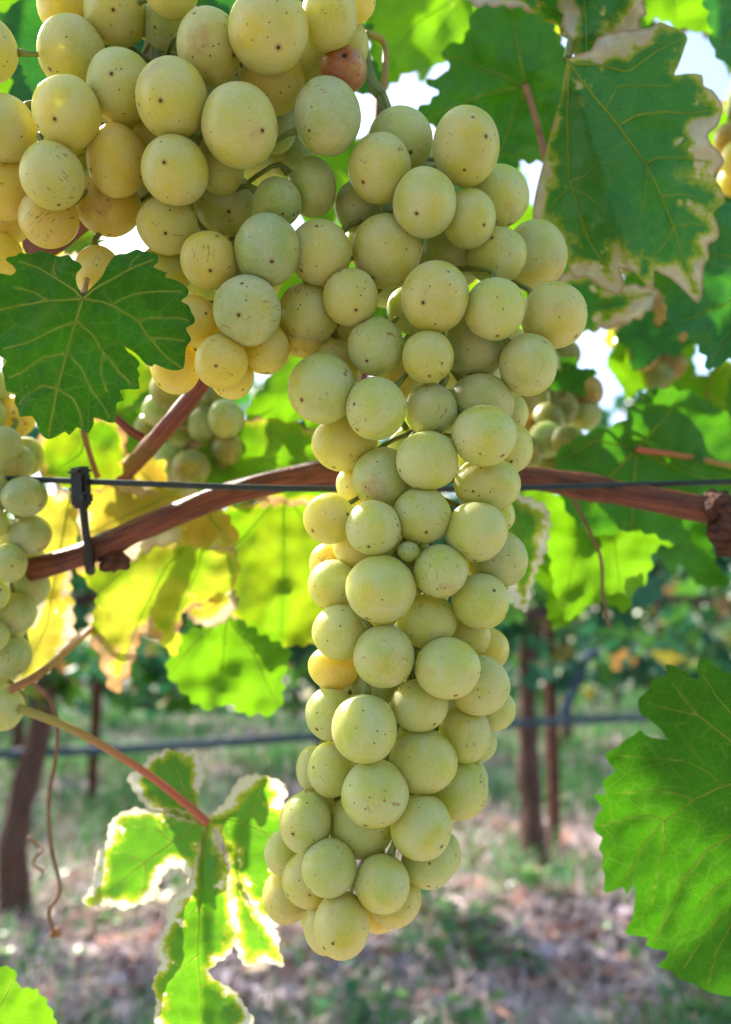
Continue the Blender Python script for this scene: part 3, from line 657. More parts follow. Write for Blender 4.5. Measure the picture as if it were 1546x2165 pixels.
D_v = [zd(v) for v in ([(1500, 780), (1328, 820), (1280, 830), (1120, 905), (960, 1020), (840, 1150), (740, 1340)], [(1500, 900), (1328, 1105), (1180, 1200), (1060, 1350), (900, 1700)], [(1500, 1050), (1400, 1280), (1328, 1340), (1210, 1420), (1120, 1530)], [(1500, 760), (1310, 560), (1150, 435), (960, 390), (860, 360)], [(1500, 740), (1400, 500), (1250, 330), (1160, 180)],
      [(1290, 826), (1180, 740), (1080, 690), (960, 675), (800, 670), (670, 650)], [(1120, 905), (1000, 865), (860, 850), (650, 880)], [(960, 1020), (880, 995), (780, 1000), (600, 1050)], [(1150, 435), (1050, 330), (980, 220)], [(1400, 1280), (1330, 1600), (1240, 1770), (1200, 1950)], [(1330, 1500), (1230, 1600), (1060, 1850)], [(960, 1020), (940, 1200), (880, 1500)])]
dD = lambda x, y: .262 - .00006 * (x - 1250) + .00003 * (y - 1700) * .5
D_leaf = traced_leaf(D_out, D_v, dD, 'green', VINE, 'large green leaf seen from beneath, partly lit through by the sun', petiole=[(1720, 1560, .27), (1670, 1640, .25), (1612, 1645, .2405)], pet_mat=M_STEM, step=10, vein_r=.00032, flip=True, wave=.0006)
traced_leaf([(-60, 2045), (0, 2045), (30, 2050), (40, 2085), (75, 2092), (100, 2120), (118, 2165), (110, 2240), (40, 2280), (-60, 2260), (-110, 2150)], [[(-60, 2200), (0, 2130), (30, 2070)], [(-60, 2200), (40, 2190), (105, 2170)]], lambda x, y: .235 + .00003 * (y - 2100), 'lime', VINE, 'bright lime leaf tip poking up beside the fallen litter', tooth=(22, 7), seed=4)
T2 = (34, 10)
def soft(poly, veins, d, mat, label=None, seed=1, tooth=T2, **k): return traced_leaf(poly, veins, d, mat, VINE, label, tooth=tooth, seed=seed, step=k.pop('step', 14), wave=k.pop('wave', .004), vein_r=k.pop('vein_r', .0004), **k)
# left, behind the cane
soft([(165, 1010), (240, 985), (330, 1000), (410, 1030), (480, 1090), (505, 1150), (440, 1160), (350, 1150), (260, 1190), (190, 1160), (150, 1090)], [[(420, 1010), (330, 1060), (180, 1130)], [(420, 1010), (440, 1090), (490, 1150)]], .318, 'gold', 'sunlit golden leaf with dry edge right behind the black clip', 5)
soft([(245, 975), (262, 955), (290, 965), (345, 975), (350, 1010), (330, 1045), (255, 1040), (225, 1010)], [[(345, 1040), (290, 990)]], .312, 'gold', 'small cream dried leaf tip under the red side cane', 6)
soft([(250, 1175), (330, 1140), (430, 1120), (505, 1185), (475, 1262), (390, 1295), (375, 1385), (330, 1350), (300, 1345), (280, 1405), (245, 1468), (222, 1430), (205, 1380), (188, 1340), (205, 1260), (165, 1200)], [[(440, 1100), (350, 1200), (290, 1320), (245, 1450)], [(440, 1100), (320, 1160), (210, 1250), (195, 1340)], [(440, 1100), (420, 1200), (380, 1300)]], lambda x, y: .325 + .00004 * (x - 300), 'yellow', 'drooping yellow green leaf with dry brown edge under the cane', 7)
soft([(95, 1060), (150, 1040), (165, 1120), (150, 1220), (158, 1340), (120, 1400), (70, 1440), (25, 1462), (50, 1380), (70, 1300), (60, 1180)], [[(150, 1040), (120, 1200), (100, 1320), (40, 1450)]], .315, 'gold', 'narrow amber leaf hanging beside the shaded bunch', 8)
soft([(420, 1080), (480, 1075), (560, 1060), (680, 1040), (760, 1060), (745, 1200), (690, 1340), (610, 1365), (525, 1345), (475, 1270), (440, 1190)], [[(600, 1040), (600, 1200), (595, 1350)], [(600, 1040), (520, 1130), (450, 1200)], [(600, 1040), (690, 1160), (720, 1260)]], .352, 'olive', 'broad olive leaf hanging below the cane left of the long bunch', 9)
soft([(392, 985), (405, 935), (470, 915), (540, 885), (640, 900), (710, 950), (700, 1060), (560, 1060), (440, 1030)], [[(700, 1040), (560, 970), (420, 960)], [(700, 1040), (640, 960), (560, 900)]], .345, 'olive', 'yellow green leaf rising just above the arched cane', 10)
soft([(520, 880), (560, 810), (600, 770), (690, 740), (720, 850), (690, 940), (655, 900), (620, 890), (590, 950), (570, 900)], [[(720, 780), (640, 850), (590, 930)]], .36, 'lime', 'glowing lime leaf between the olive leaf and the long bunch', 11)
soft([(355, 1420), (375, 1350), (430, 1325), (490, 1305), (560, 1345), (612, 1378), (600, 1430), (590, 1500), (520, 1510), (480, 1488), (440, 1500), (400, 1475)], [[(480, 1300), (470, 1400), (450, 1490)], [(480, 1300), (540, 1390), (580, 1480)], [(480, 1300), (400, 1370), (365, 1420)]], .345, 'lime', 'bright green lobed leaf hanging lowest under the olive leaf', 12)
soft([(110, 900), (180, 880), (260, 900), (255, 1000), (190, 1040), (100, 1010), (60, 960)], [[(190, 900), (170, 960), (110, 1000)]], .30, 'olive', 'pale green leaf behind the dark green leaf tip', 13, petiole=[(175, 905, .29), (190, 960, .292), (207, 1010, .295)], pet_mat=M_PETIOLE, petr=.0011)
soft([(430, 1250), (480, 1240), (505, 1270), (480, 1310), (440, 1325), (395, 1300)], [[(500, 1250), (440, 1290)]], .335, 'gold', 'curled yellow scrap of leaf above the bright green leaf', 14, tooth=(20, 6))
# right, behind the cane
soft([(1175, 965), (1240, 915), (1310, 895), (1360, 830), (1440, 825), (1530, 870), (1600, 950), (1610, 1060), (1500, 1080), (1440, 1150), (1350, 1120), (1250, 1130), (1190, 1060)], [[(1345, 950), (1260, 930), (1190, 970)], [(1345, 950), (1340, 1050), (1335, 1120)], [(1345, 950), (1270, 1030), (1230, 1110)], [(1345, 950), (1400, 890), (1440, 835)], [(1345, 950), (1450, 1000), (1560, 1030)]], lambda x, y: .335 - .00003 * (y - 950), 'green', 'large green leaf with yellow stalk above the right stretch of cane', 15, petiole=[(1620, 1000, .33), (1450, 965, .332), (1345, 950, .333)], pet_mat=M_PETYEL, petr=.0014, vein_r=.0006)
soft([(1080, 1030), (1200, 1050), (1330, 1080), (1440, 1115), (1432, 1150), (1385, 1160), (1372, 1215), (1330, 1262), (1300, 1250), (1240, 1285), (1200, 1310), (1172, 1250), (1163, 1180), (1140, 1120)], [[(1260, 1040), (1220, 1160), (1190, 1280)], [(1260, 1040), (1300, 1140), (1310, 1240)], [(1260, 1040), (1350, 1100), (1420, 1140)]], .35, 'lime', 'sunlit lime leaf hanging below the right stretch of cane', 16)
soft([(1060, 1030), (1110, 1050), (1160, 1078), (1155, 1160), (1130, 1220), (1112, 1292), (1080, 1260), (1050, 1150)], [[(1070, 1040), (1110, 1150), (1110, 1270)]], .30, 'white', 'narrow white edged leaf peeping out behind the long bunch', 17, tooth=(24, 8))
soft([(1410, 620), (1460, 560), (1500, 480), (1550, 420), (1640, 470), (1660, 700), (1600, 790), (1546, 760), (1500, 782), (1488, 750), (1450, 705), (1420, 690)], [[(1620, 560), (1540, 640), (1440, 680)], [(1620, 560), (1560, 690), (1500, 770)], [(1620, 560), (1540, 540), (1480, 540)]], lambda x, y: .285 - .00004 * (x - 1500), 'shade_green', 'dark bluish green leaf below the scorched leaf', 18)
soft([(1180, 600), (1230, 560), (1320, 600), (1390, 610), (1370, 660), (1300, 690), (1220, 700), (1190, 660)], [[(1380, 620), (1290, 640), (1200, 650)]], .32, 'varieg', 'half hidden yellow tipped leaf between the bunch and scorched leaf', 19)
soft([(1000, 30), (1080, -20), (1160, 40), (1200, 120), (1210, 220), (1170, 300), (1150, 340), (1060, 330), (1000, 250), (955, 272), (900, 262), (885, 232), (925, 200), (905, 170), (950, 150), (935, 105), (985, 80)], [[(1112, 182), (1090, 80), (1080, 0)], [(1112, 182), (1020, 200), (900, 250)], [(1112, 182), (1010, 140), (930, 110)], [(1112, 182), (1080, 260), (1060, 320)]], lambda x, y: .315 + .00002 * (x - 1000), 'green', 'shaded green leaf with reddish stalk above the long bunch', 20, petiole=[(1155, 345, .30), (1135, 260, .305), (1112, 182, .3135)], pet_mat=M_PETIOLE, petr=.0014, vein_r=.0006)
soft([(780, -60), (900, -70), (1000, -40), (990, 60), (940, 130), (870, 150), (800, 190), (780, 90)], [[(990, -20), (880, 50), (800, 160)], [(990, -20), (930, 60), (900, 130)]], .40, 'lime', 'pale lime leaf above the orange spoiled berry', 21)
soft([(1180, -60), (1290, -70), (1360, -20), (1350, 60), (1290, 110), (1240, 150), (1205, 100)], [[(1230, -60), (1240, 60), (1240, 130)]], .255, 'varieg', 'yellow blotched leaf joining the top of the scorched leaf', 22)
soft([(970, -40), (1100, -60), (1210, -40), (1240, 40), (1210, 90), (1170, 50), (1090, 15), (1000, 10)], [[(1220, 60), (1120, -10), (1000, -20)]], .262, 'varieg', 'dark leaf with tan rim over the shaded green leaf', 23)
soft([(1480, -60), (1600, -80), (1650, 100), (1560, 140), (1510, 110), (1500, 40)], [[(1620, -40), (1550, 60), (1520, 110)]], .30, 'shade_green', 'dark teal leaf high above the scorched margin', 24)
soft([(1330, -50), (1480, -60), (1520, 60), (1440, 60), (1390, 40), (1340, 60)], [[(1420, -60), (1430, 40)]], .40, 'lime', 'light green leaf above the scorched margin', 25)
soft([(1480, 260), (1560, 240), (1640, 300), (1620, 420), (1540, 400), (1500, 360)], [[(1620, 320), (1500, 320)]], .38, 'lime', 'light green leaf behind the scorched margin', 26)

# --- random leaves of the same vine, further back in the canopy and above the frame
gl = [generic_leaf(100 + i, 1.0) for i in range(7)]
mats = ['green', 'shade_green', 'lime', 'green', 'olive', 'lime', 'varieg', 'yellow']
lib = {}
def lib_mesh(i, m):
    if (i, m) not in lib:
        me = gl[i].copy(); me.materials.clear(); me.materials.append(LM[m]); lib[(i, m)] = me
        for n, k in (('edge', 1), ('vein', 1)):
            d = me.attributes[n].data
            for x in d: x.value *= 0.055
        for x in me.attributes['leafco'].data: x.vector = x.vector * 0.055
    return lib[(i, m)]
clear = [(350, 785, .245), (398, 795, .245), (372, 760, .245), (480, 825, .242), (505, 830, .242), (208, 560, .25), (375, 800, .235), (490, 820, .235), (735, 1115, .205), (738, 1220, .205), (697, 1075, .215), (680, 1170, .225), (1060, 1370, .225),
         (280, 1830, .27), (330, 1680, .27), (370, 2020, .26), (520, 1680, .27), (560, 1720, .27), (480, 1900, .27), (370, 1960, .26),
         (1470, 1800, .25), (1500, 1950, .25), (1450, 1870, .25), (60, 2120, .24), (1230, 1180, .35), (1340, 1180, .35), (1190, 1230, .35), (1120, 1100, .30), (1130, 1200, .30),
         (610, 850, .36), (640, 880, .36), (480, 1420, .345), (560, 1440, .345), (400, 1420, .345), (260, 1060, .318), (350, 1050, .318), (260, 1400, .325), (330, 1250, .33), (1420, 930, .335), (1500, 940, .335),
         (20, 20, .42), (860, 60, .40), (880, 130, .40), (230, 560, .35), (205, 550, .24), (660, 400, .235), (120, 1250, .315), (540, 950, .345), (640, 1250, .352), (930, 100, .315), (1420, 0, .4), (1550, 330, .38)]
clear = [P(*c) for c in clear]; DLIT = [P(*c) for c in ((1470, 1800, .25), (1500, 1950, .25), (1450, 1870, .25), (1500, 1730, .25), (1430, 1960, .255), (1530, 1850, .25))]
clear += DLIT
def blocks(p, s):
    for c in clear:
        q = p - c; t = q.dot(TO_SUN)
        if t > 0.01 and (q - TO_SUN * t).length < s * 1.1: return True
    return False
r = random.Random(21)
HOLES = [(880, 200, 60), (1275, 735, 55), (1455, 150, 55), (1230, 170, 35), (1090, 325, 35), (1390, 20, 30), (250, 500, 30), (30, 30, 40), (1000, 1200, 0)]
cnt = 0
while cnt < 95:
    px = r.uniform(-150, 1700); py = r.uniform(-200, 900); d = r.uniform(.40, .75); s = r.uniform(.035, .062)
    if py > 700 and r.random() < .5: continue
    if any(math.hypot(px - h[0], py - h[1]) < h[2] + s * .75 / d * F for h in HOLES): 
        if r.random() < .93: continue
    p = P(px, py, d)
    if blocks(p, s): continue
    m = r.choice(mats); o = link('leaf', lib_mesh(r.randrange(7), m)); o.scale = (s,) * 3; o.location = p
    o.rotation_euler = (math.radians(r.uniform(40, 130)), r.uniform(-.6, .6), r.uniform(-1.2, 1.2) + (math.pi if r.random() < .5 else 0)); under(o, VINE); cnt += 1
for px, py, d, m, s in ((100, -30, .36, 'olive', .05), (1560, 80, .46, 'lime', .034), (1385, 700, .385, 'shade_green', .020), (1190, 790, .335, 'green', .014), (1330, 770, .43, 'lime', .022), (200, 500, .285, 'olive', .014), (10, 150, .33, 'lime', .030), (70, 490, .30, 'gold', .020), (260, 870, .37, 'lime', .030), (330, 790, .40, 'olive', .04), (300, 110, .34, 'shade_green', .045), (480, 190, .38, 'green', .05), (640, 330, .40, 'lime', .045), (140, 60, .30, 'shade_green', .040), (420, 90, .31, 'shade_green', .042), (560, 320, .31, 'shade_green', .035), (250, 280, .30, 'shade_green', .030), (660, 110, .33, 'green', .035),
                        (560, -20, .40, 'green', .05), (250, -60, .42, 'lime', .05), (760, 300, .45, 'lime', .045), (700, 600, .45, 'lime', .05), (950, 380, .5, 'green', .06), (1120, 450, .5, 'lime', .06), (1240, 1190, .42, 'lime', .036), (1130, 1090, .40, 'lime', .035), (1430, 1120, .48, 'green', .04), (1330, 1010, .50, 'lime', .05), (1480, 800, .5, 'lime', .05)):
    o = link('leaf', lib_mesh(r.randrange(7), m)); o.scale = (s,) * 3; o.location = P(px, py, d)
    o.rotation_euler = (math.radians(r.uniform(60, 110)), r.uniform(-.5, .5), r.uniform(-.6, .6)); under(o, VINE)
# canopy overhead, outside the picture, that shades the fruit: one mass
cv = {m: ([], [], [], [], []) for m in ('green', 'lime', 'olive')}
cnt = 0; tries = 0
while cnt < 420 and tries < 6000:
    tries += 1
    x = r.uniform(-1.0, .75); y = r.uniform(.17, .75); z = r.uniform(.86, 1.75); s = r.uniform(.045, .07); p = Vector((x, y, z))
    q = RC.transposed() @ (p - CAM); px = CX + q.x / -q.z * F; py = CY - q.y / -q.z * F; m_ = s / -q.z * F
    if -m_ < px < 1546 + m_ and py > -m_: continue
    if blocks(p, s): continue
    cnt += 1; m = r.choice(list(cv)); V, Fc, E, W, A = cv[m]; src = lib_mesh(r.randrange(7), m); o = len(V)
    R = Matrix.Rotation(r.uniform(-1.2, 1.2) + (math.pi if r.random() < .5 else 0), 3, 'Z') @ Matrix.Rotation(math.radians(r.uniform(10, 110)), 3, 'X')
    V += [p + R @ (v.co * s) for v in src.vertices]; Fc += [tuple(i + o for i in f.vertices) for f in src.polygons]
    E += [a.value for a in src.attributes['edge'].data]; W += [a.value for a in src.attributes['vein'].data]; A += [tuple(a.vector) for a in src.attributes['leafco'].data]
SH = [(x, y, .187) for x, y in ((175, 650), (300, 690), (80, 700), (175, 850), (60, 590), (330, 560), (120, 780), (240, 600), (20, 660), (100, 870), (230, 780), (90, 560), (370, 720))]
SH += [(x, y, .25) for x, y in ((1300, 200), (1350, 400), (1240, 300), (1420, 520), (1200, 440), (1420, 250), (1260, 500))]
SH += [(x, y, .258) for x, y in ((1300, 1640), (1330, 1750), (1300, 1850), (1390, 1700), (1350, 1950), (1380, 1540), (1450, 1490), (1340, 1590), (1460, 1600), (1400, 1800), (1520, 1560))]
for c in SH:  # unseen leaves added toward the sun to shade three large traced leaves
    p0 = P(*c)
    for k in range(120):
        p = p0 + TO_SUN * (.14 + k * .01); s = .032 if c[0] < 500 else .055 if c[1] < 1400 else .034
        q = RC.transposed() @ (p - CAM); px = CX + q.x / -q.z * F; py = CY - q.y / -q.z * F; m_ = s / -q.z * F
        if not (-m_ < px < 1546 + m_ and py > -m_): break
    if any((p - q0 - TO_SUN * (p - q0).dot(TO_SUN)).length < s * .85 for q0 in clear[:12]) or any((p - q0 - TO_SUN * (p - q0).dot(TO_SUN)).length < .016 for q0 in DLIT): continue
    V, Fc, E, W, A = cv['green']; src = lib_mesh(r.randrange(7), 'green'); o = len(V); R = TO_SUN.to_track_quat('Z', 'Y').to_matrix() @ Matrix.Rotation(r.uniform(0, 6), 3, 'Z')
    V += [p + R @ (v.co * s) for v in src.vertices]; Fc += [tuple(i + o for i in f.vertices) for f in src.polygons]
    E += [a.value for a in src.attributes['edge'].data]; W += [a.value for a in src.attributes['vein'].data]; A += [tuple(a.vector) for a in src.attributes['leafco'].data]
for m, (V, Fc, E, W, A) in cv.items():
    me = mesh('shade_foliage', V, Fc); attr(me, 'edge', E); attr(me, 'vein', W); attr(me, 'leafco', A, 'FLOAT_VECTOR')
    o = link('shade_foliage', me, LM[m]); under(o, VINE); o['kind'] = 'stuff'

# ------------------------------------------------------------------ trellis wire and clip
wr = tube('trellis_wire', [P(-200, 1004, .268), P(80, 1014, .264), P(470, 1029, .262), P(700, 1034, .262), P(1000, 1034, .272), P(1400, 1023, .285), P(1800, 1010, .30)], [.00095, .00095], M_WIRE, n=30, sides=8)
tag(wr, 'thin dark trellis wire crossing behind the long bunch', 'wire')
clip = empty('cane_clip', P(172, 1040, .262)); tag(clip, 'black plastic clip holding the arched cane to the wire', 'clip')
def bar(name, a, b, wd, th, mat, parent, bev=.0004):
    bm = bmesh.new(); L = (b - a).length; bmesh.ops.create_cube(bm, size=1); bmesh.ops.scale(bm, vec=(wd, th, L), verts=bm.verts)
    bmesh.ops.bevel(bm, geom=bm.edges[:], offset=bev, segments=2, affect='EDGES')
    me = bpy.data.meshes.new(name); bm.to_mesh(me); bm.free(); o = link(name, me, mat); o.location = (a + b) / 2
    o.rotation_mode = 'QUATERNION'; o.rotation_quaternion = (b - a).to_track_quat('Z', 'Y'); under(o, parent); return o
bar('head', P(170, 998, .262), P(173, 1075, .262), .0052, .0045, M_BLACK, clip, .0009)
bar('head_lug', P(168, 988, .2615), P(170, 1006, .2615), .0068, .0052, M_BLACK, clip, .0010)
bar('head_lug', P(182, 1040, .2605), P(184, 1066, .2605), .0030, .0040, M_BLACK, clip, .0008)
strap = [P(176, 1070, .262), P(180, 1110, .263), P(184, 1140, .268), P(188, 1165, .2695), P(190, 1198, .272), P(192, 1203, .277), P(186, 1150, .281), P(180, 1110, .272)]
tube('strap', strap, [.0013, .0012, .0013, .0017, .0017, .0013, .0012], M_BLACK, clip, n=40, sides=8)

# ------------------------------------------------------------------ grapes
ICO = {}
for sub in (3, 4):
    bm = bmesh.new(); bmesh.ops.create_icosphere(bm, subdivisions=sub, radius=1); bm.verts.ensure_lookup_table()
    ICO[sub] = ([v.co.copy() for v in bm.verts], [tuple(v.index for v in f.verts) for f in bm.faces]); bm.free()
GREEN = (0.38, 0.45, 0.006); YG = (0.55, 0.50, 0.006); AMB = (0.76, 0.53, 0.000); PALEG = (0.49, 0.535, 0.014); DKG = (0.31, 0.40, 0.010); ORG = (0.42, 0.10, 0.012)
TONE = {'g': GREEN, 'y': YG, 'a': AMB, 'p': PALEG, 'd': DKG, 'o': ORG, 'k': (0.20, 0.21, 0.008), 'b': (0.36, 0.19, 0.004), 's': (0.30, 0.37, 0.03)}  # k and s tones put the dimness of shaded bunches into berry colour
def solve(lst, base, lay=0.0065, press=0.905):
    """from photo position, size and order to real berries that touch without passing through each other"""
    out = []
    for (x, y, rx, ry, L, c) in sorted(lst, key=lambda t: t[4]):
        d = base + L * lay; rm = (rx + ry) / 2
        for _ in range(3):
            for g in out:
                rr = (rm * d / F + g['r']) * press; X = (x - CX) / F * d; Y = (CY - y) / F * d
                dd = (X - g['c'][0]) ** 2 + (Y - g['c'][1]) ** 2
                if dd < rr * rr:
                    nd = g['c'][2] + math.sqrt(rr * rr - dd)
                    if nd > d: d = min(nd, base + L * lay + 0.030)
        out.append({'c': Vector(((x - CX) / F * d, (CY - y) / F * d, d)), 'rx': rx * d / F, 'ry': ry * d / F, 'r': rm * d / F, 'tone': c})
    return out
def add_back(gs, axis, n, seed, rr=(.0062, .0074), inset=.007):
    """berries on the far side of the bunch, inside its outline"""
    r = random.Random(seed); k = 0; fr = list(gs)
    for _ in range(n * 60):
        if k >= n: break
        g = r.choice(fr); c = g['c'] + Vector((r.uniform(-.01, .01), r.uniform(-.01, .01), 0)); c *= 1 + r.uniform(.012, .034) / c.z; R = r.uniform(*rr)
        ok = all((c - h['c']).length > (R + h['r']) * .90 for h in gs)
        cov = all(any(math.hypot((c.x + R * math.cos(a)) / c.z - h['c'].x / h['c'].z, (c.y + R * math.sin(a)) / c.z - h['c'].y / h['c'].z) < h['r'] / h['c'].z for h in fr) for a in (0, .8, 1.6, 2.4, 3.1, 3.9, 4.7, 5.5))
        if ok and cov:
            gs.append({'c': c, 'rx': R, 'ry': R, 'r': R, 'tone': r.choice('gydg')}); k += 1
def build_bunch(gs, axis, label, group, seed, sub=4, peduncle=None, cat='grape bunch', stem_r=.0016):
    """axis: list of camera-space points of the central stalk from the top down"""
    r = random.Random(seed); top = C2W(*axis[0]); root = empty('grape_bunch', top); tag(root, label, cat, group)
    iv, iface = ICO[sub]; tds = []
    ax = catmull([Vector(a) for a in axis], 40)
    for g in gs:
        c = g['c']; i0 = min(range(41), key=lambda i: (ax[i] - c).length + max(0, ax[i].y - c.y - .012) * -.2); a = ax[max(0, i0 - 3)]
        outw = (c - a); outw += Vector((r.uniform(-.75, .75), r.uniform(-.95, .25), r.uniform(-.4, .7))) * outw.length; outw.normalize()
        Rw = RC @ Matrix(((1, 0, 0), (0, 1, 0), (0, 0, -1)))           # camera space -> world
        ow = Rw @ outw; q = ow.to_track_quat('Z', 'Y') @ Quaternion((0, 0, 1), r.uniform(0, 6.28)); inv = q.to_matrix().transposed()
        nb = [h for h in gs if h is not g and (h['c'] - c).length < h['r'] + g['r'] + .0004]
        pl = []
        for h in nb:
            n = h['c'] - c; D = n.length; n = n / D; pl.append((n, D * g['r'] / (g['r'] + h['r']) - .00002))
        off = Vector((seed + r.random() * 50, r.random() * 50, 0)); VV = []
        for u in iv:
            k = 1 + .035 * noise.noise(u * 1.1 + off); v = Vector((u.x * g['rx'], u.y * g['ry'], u.z * g['r'])) * k
            for n, h in pl:
                t = v.dot(n)
                if t > h: v = v - n * (t - h) * .96
                elif t > h - .0005: v = v - n * (t - h + .0005) ** 2 * 250
            if g['tone'] == 'o':
                dd = (u - Vector((.05, .18, -.98)).normalized()).length
                v = v * (1 - .30 * max(0, 1 - dd / .30) ** 1.5 + .03 * max(0, 1 - abs(dd - .36) / .14))
            VV.append(inv @ (Rw @ v))
        me = mesh('grape', VV, [tuple(reversed(f)) for f in iface] if False else iface)
        o = link('grape', me, M_GRAPE, root); o.location = C2W(*c) - top; o.rotation_mode = 'QUATERNION'; o.rotation_quaternion = q
        t = TONE[g['tone']]; k = r.uniform(.92, 1.05); o.color = (t[0] * k * r.uniform(.95, 1.05), t[1] * k, t[2] * k * r.uniform(.8, 1.2), {'k': .3, 'b': .3, 'a': .6, 'o': .4, 'y': .85}.get(g['tone'], 1))  # bloom thinned on the dark tones so dim bunches stay dark
        if g['tone'] == 'o' and sub == 4:
            o['label'] = 'orange brown spoiled berry with a dark hole'
            bm = bmesh.new(); bmesh.ops.create_icosphere(bm, subdivisions=2, radius=.0009); hm = bpy.data.meshes.new('hole'); bm.to_mesh(hm); bm.free(); smooth(hm)
            ho = link('hole', hm, M_BLACK, o); ho.location = inv @ (Rw @ (Vector((.05, .18, -.98)).normalized() * g['r'] * .74))
        e = c - outw * g['r'] * .97
        if (e - a).length < .045:
            m = e - outw * .004; tds.append(tube_data([C2W(*a) - top, C2W(*((a + m) / 2 + Vector((0, .001, 0)))) - top, C2W(*m) - top, C2W(*e) - top], [.0009, .0007, .0006, .0011], n=8, sides=6))
    tds.append(tube_data([C2W(*a) - top for a in axis], [stem_r, stem_r * .8, stem_r * .5], n=40, sides=8, lump=.1))
    if peduncle: tds.append(tube_data([C2W(*axis[0]) - top] + [P(*p) - top for p in peduncle], [stem_r, stem_r * 1.1, stem_r * 1.2], n=16, sides=10, lump=.08))
    v, f, a = join(tds); me = mesh('stem', v, f); attr(me, 'tubeco', a, 'FLOAT_VECTOR'); link('stem', me, M_STEM, root)
    return root
def cpt(px, py, d): return ((px - CX) / F * d, (CY - py) / F * d, d)

MAIN = [(847,298,68,70,2,'p'),(985,310,70,82,.6,'y'),(802,356,67,72,.6,'y'),(898,429,68,72,0,'p'),(992,463,56,62,.5,'p'),(1053,417,66,66,1.3,'p'),(760,436,52,56,2.6,'d'),(790,446,58,58,2.9,'g'),
 (818,531,74,78,.3,'y'),(677,534,66,69,.6,'y'),(958,540,68,70,2.8,'g'),(1051,540,63,60,.8,'p'),(1130,541,68,74,1.5,'p'),(920,628,72,75,0,'y'),(1046,654,65,65,.4,'p'),(1171,667,70,70,1.3,'y'),
 (742,629,59,62,.4,'y'),(652,665,65,66,1.1,'y'),(795,733,60,63,.6,'g'),(905,755,55,56,0,'y'),(1003,735,66,70,2.4,'d'),(1117,771,62,67,1.2,'p'),(865,655,48,50,3,'d'),(705,775,58,60,2.4,'g'),
 (681,822,72,75,.3,'p'),(795,864,65,67,0,'p'),(911,867,57,57,.9,'g'),(1017,853,71,64,1.5,'g'),(1024,921,69,65,0,'p'),(1074,875,43,46,2.8,'p'),(1070,946,57,58,2.4,'p'),(729,938,70,60,1.6,'y'),
 (904,974,67,63,.2,'p'),(810,1012,66,66,1.3,'g'),(755,1026,44,46,2.4,'y'),(1030,1024,70,60,1.2,'p'),(892,1090,62,62,.2,'p'),(1007,1124,66,64,.5,'p'),(1050,1088,39,40,2.6,'p'),(790,1116,59,59,.1,'p'),
 (696,1097,54,55,1.0,'y'),(757,1151,54,54,1.7,'y'),(702,1192,48,48,2.5,'a'),(864,1166,24,22,.1,'d'),(931,1207,58,57,.2,'p'),(1052,1182,65,62,1.5,'g'),(805,1245,74,73,0,'p'),(706,1237,55,54,1.4,'p'),
 (1016,1271,61,60,.9,'p'),(902,1313,64,57,.6,'p'),(719,1336,59,59,.6,'p'),(990,1345,48,46,2.3,'y'),(1030,1372,47,46,2.6,'a'),(812,1387,65,67,.1,'p'),(946,1412,70,65,.1,'p'),(1012,1449,66,64,1.2,'p'),
 (708,1410,56,48,1.9,'a'),(795,1440,56,52,2.3,'g'),(887,1491,61,55,.6,'p'),(700,1509,55,57,1.1,'p'),(771,1541,70,72,0,'p'),(1046,1500,44,44,2.3,'p'),(983,1551,55,62,1.5,'p'),(1013,1570,38,40,2.5,'p'),
 (894,1610,74,68,.3,'p'),(702,1626,51,58,1.4,'p'),(664,1625,38,48,2.1,'p'),(793,1678,72,70,.1,'p'),(971,1670,61,63,1.2,'p'),(995,1645,37,40,2.4,'p'),(647,1739,55,63,.9,'p'),(668,1700,40,38,1.9,'y'),
 (764,1746,69,66,1.1,'p'),(890,1748,65,68,.3,'p'),(600,1803,41,47,1.7,'p'),(906,1823,57,53,1.5,'p'),(934,1806,41,48,2.2,'p'),(696,1835,58,60,.2,'p'),(809,1868,58,60,.2,'p'),(655,1859,58,58,1.3,'y'),
 (607,1895,51,57,1.4,'y'),(834,1900,57,58,1.5,'y'),(800,1926,46,45,2.3,'a'),(723,1955,59,68,.2,'y'),(690,1955,48,60,1.3,'y')]
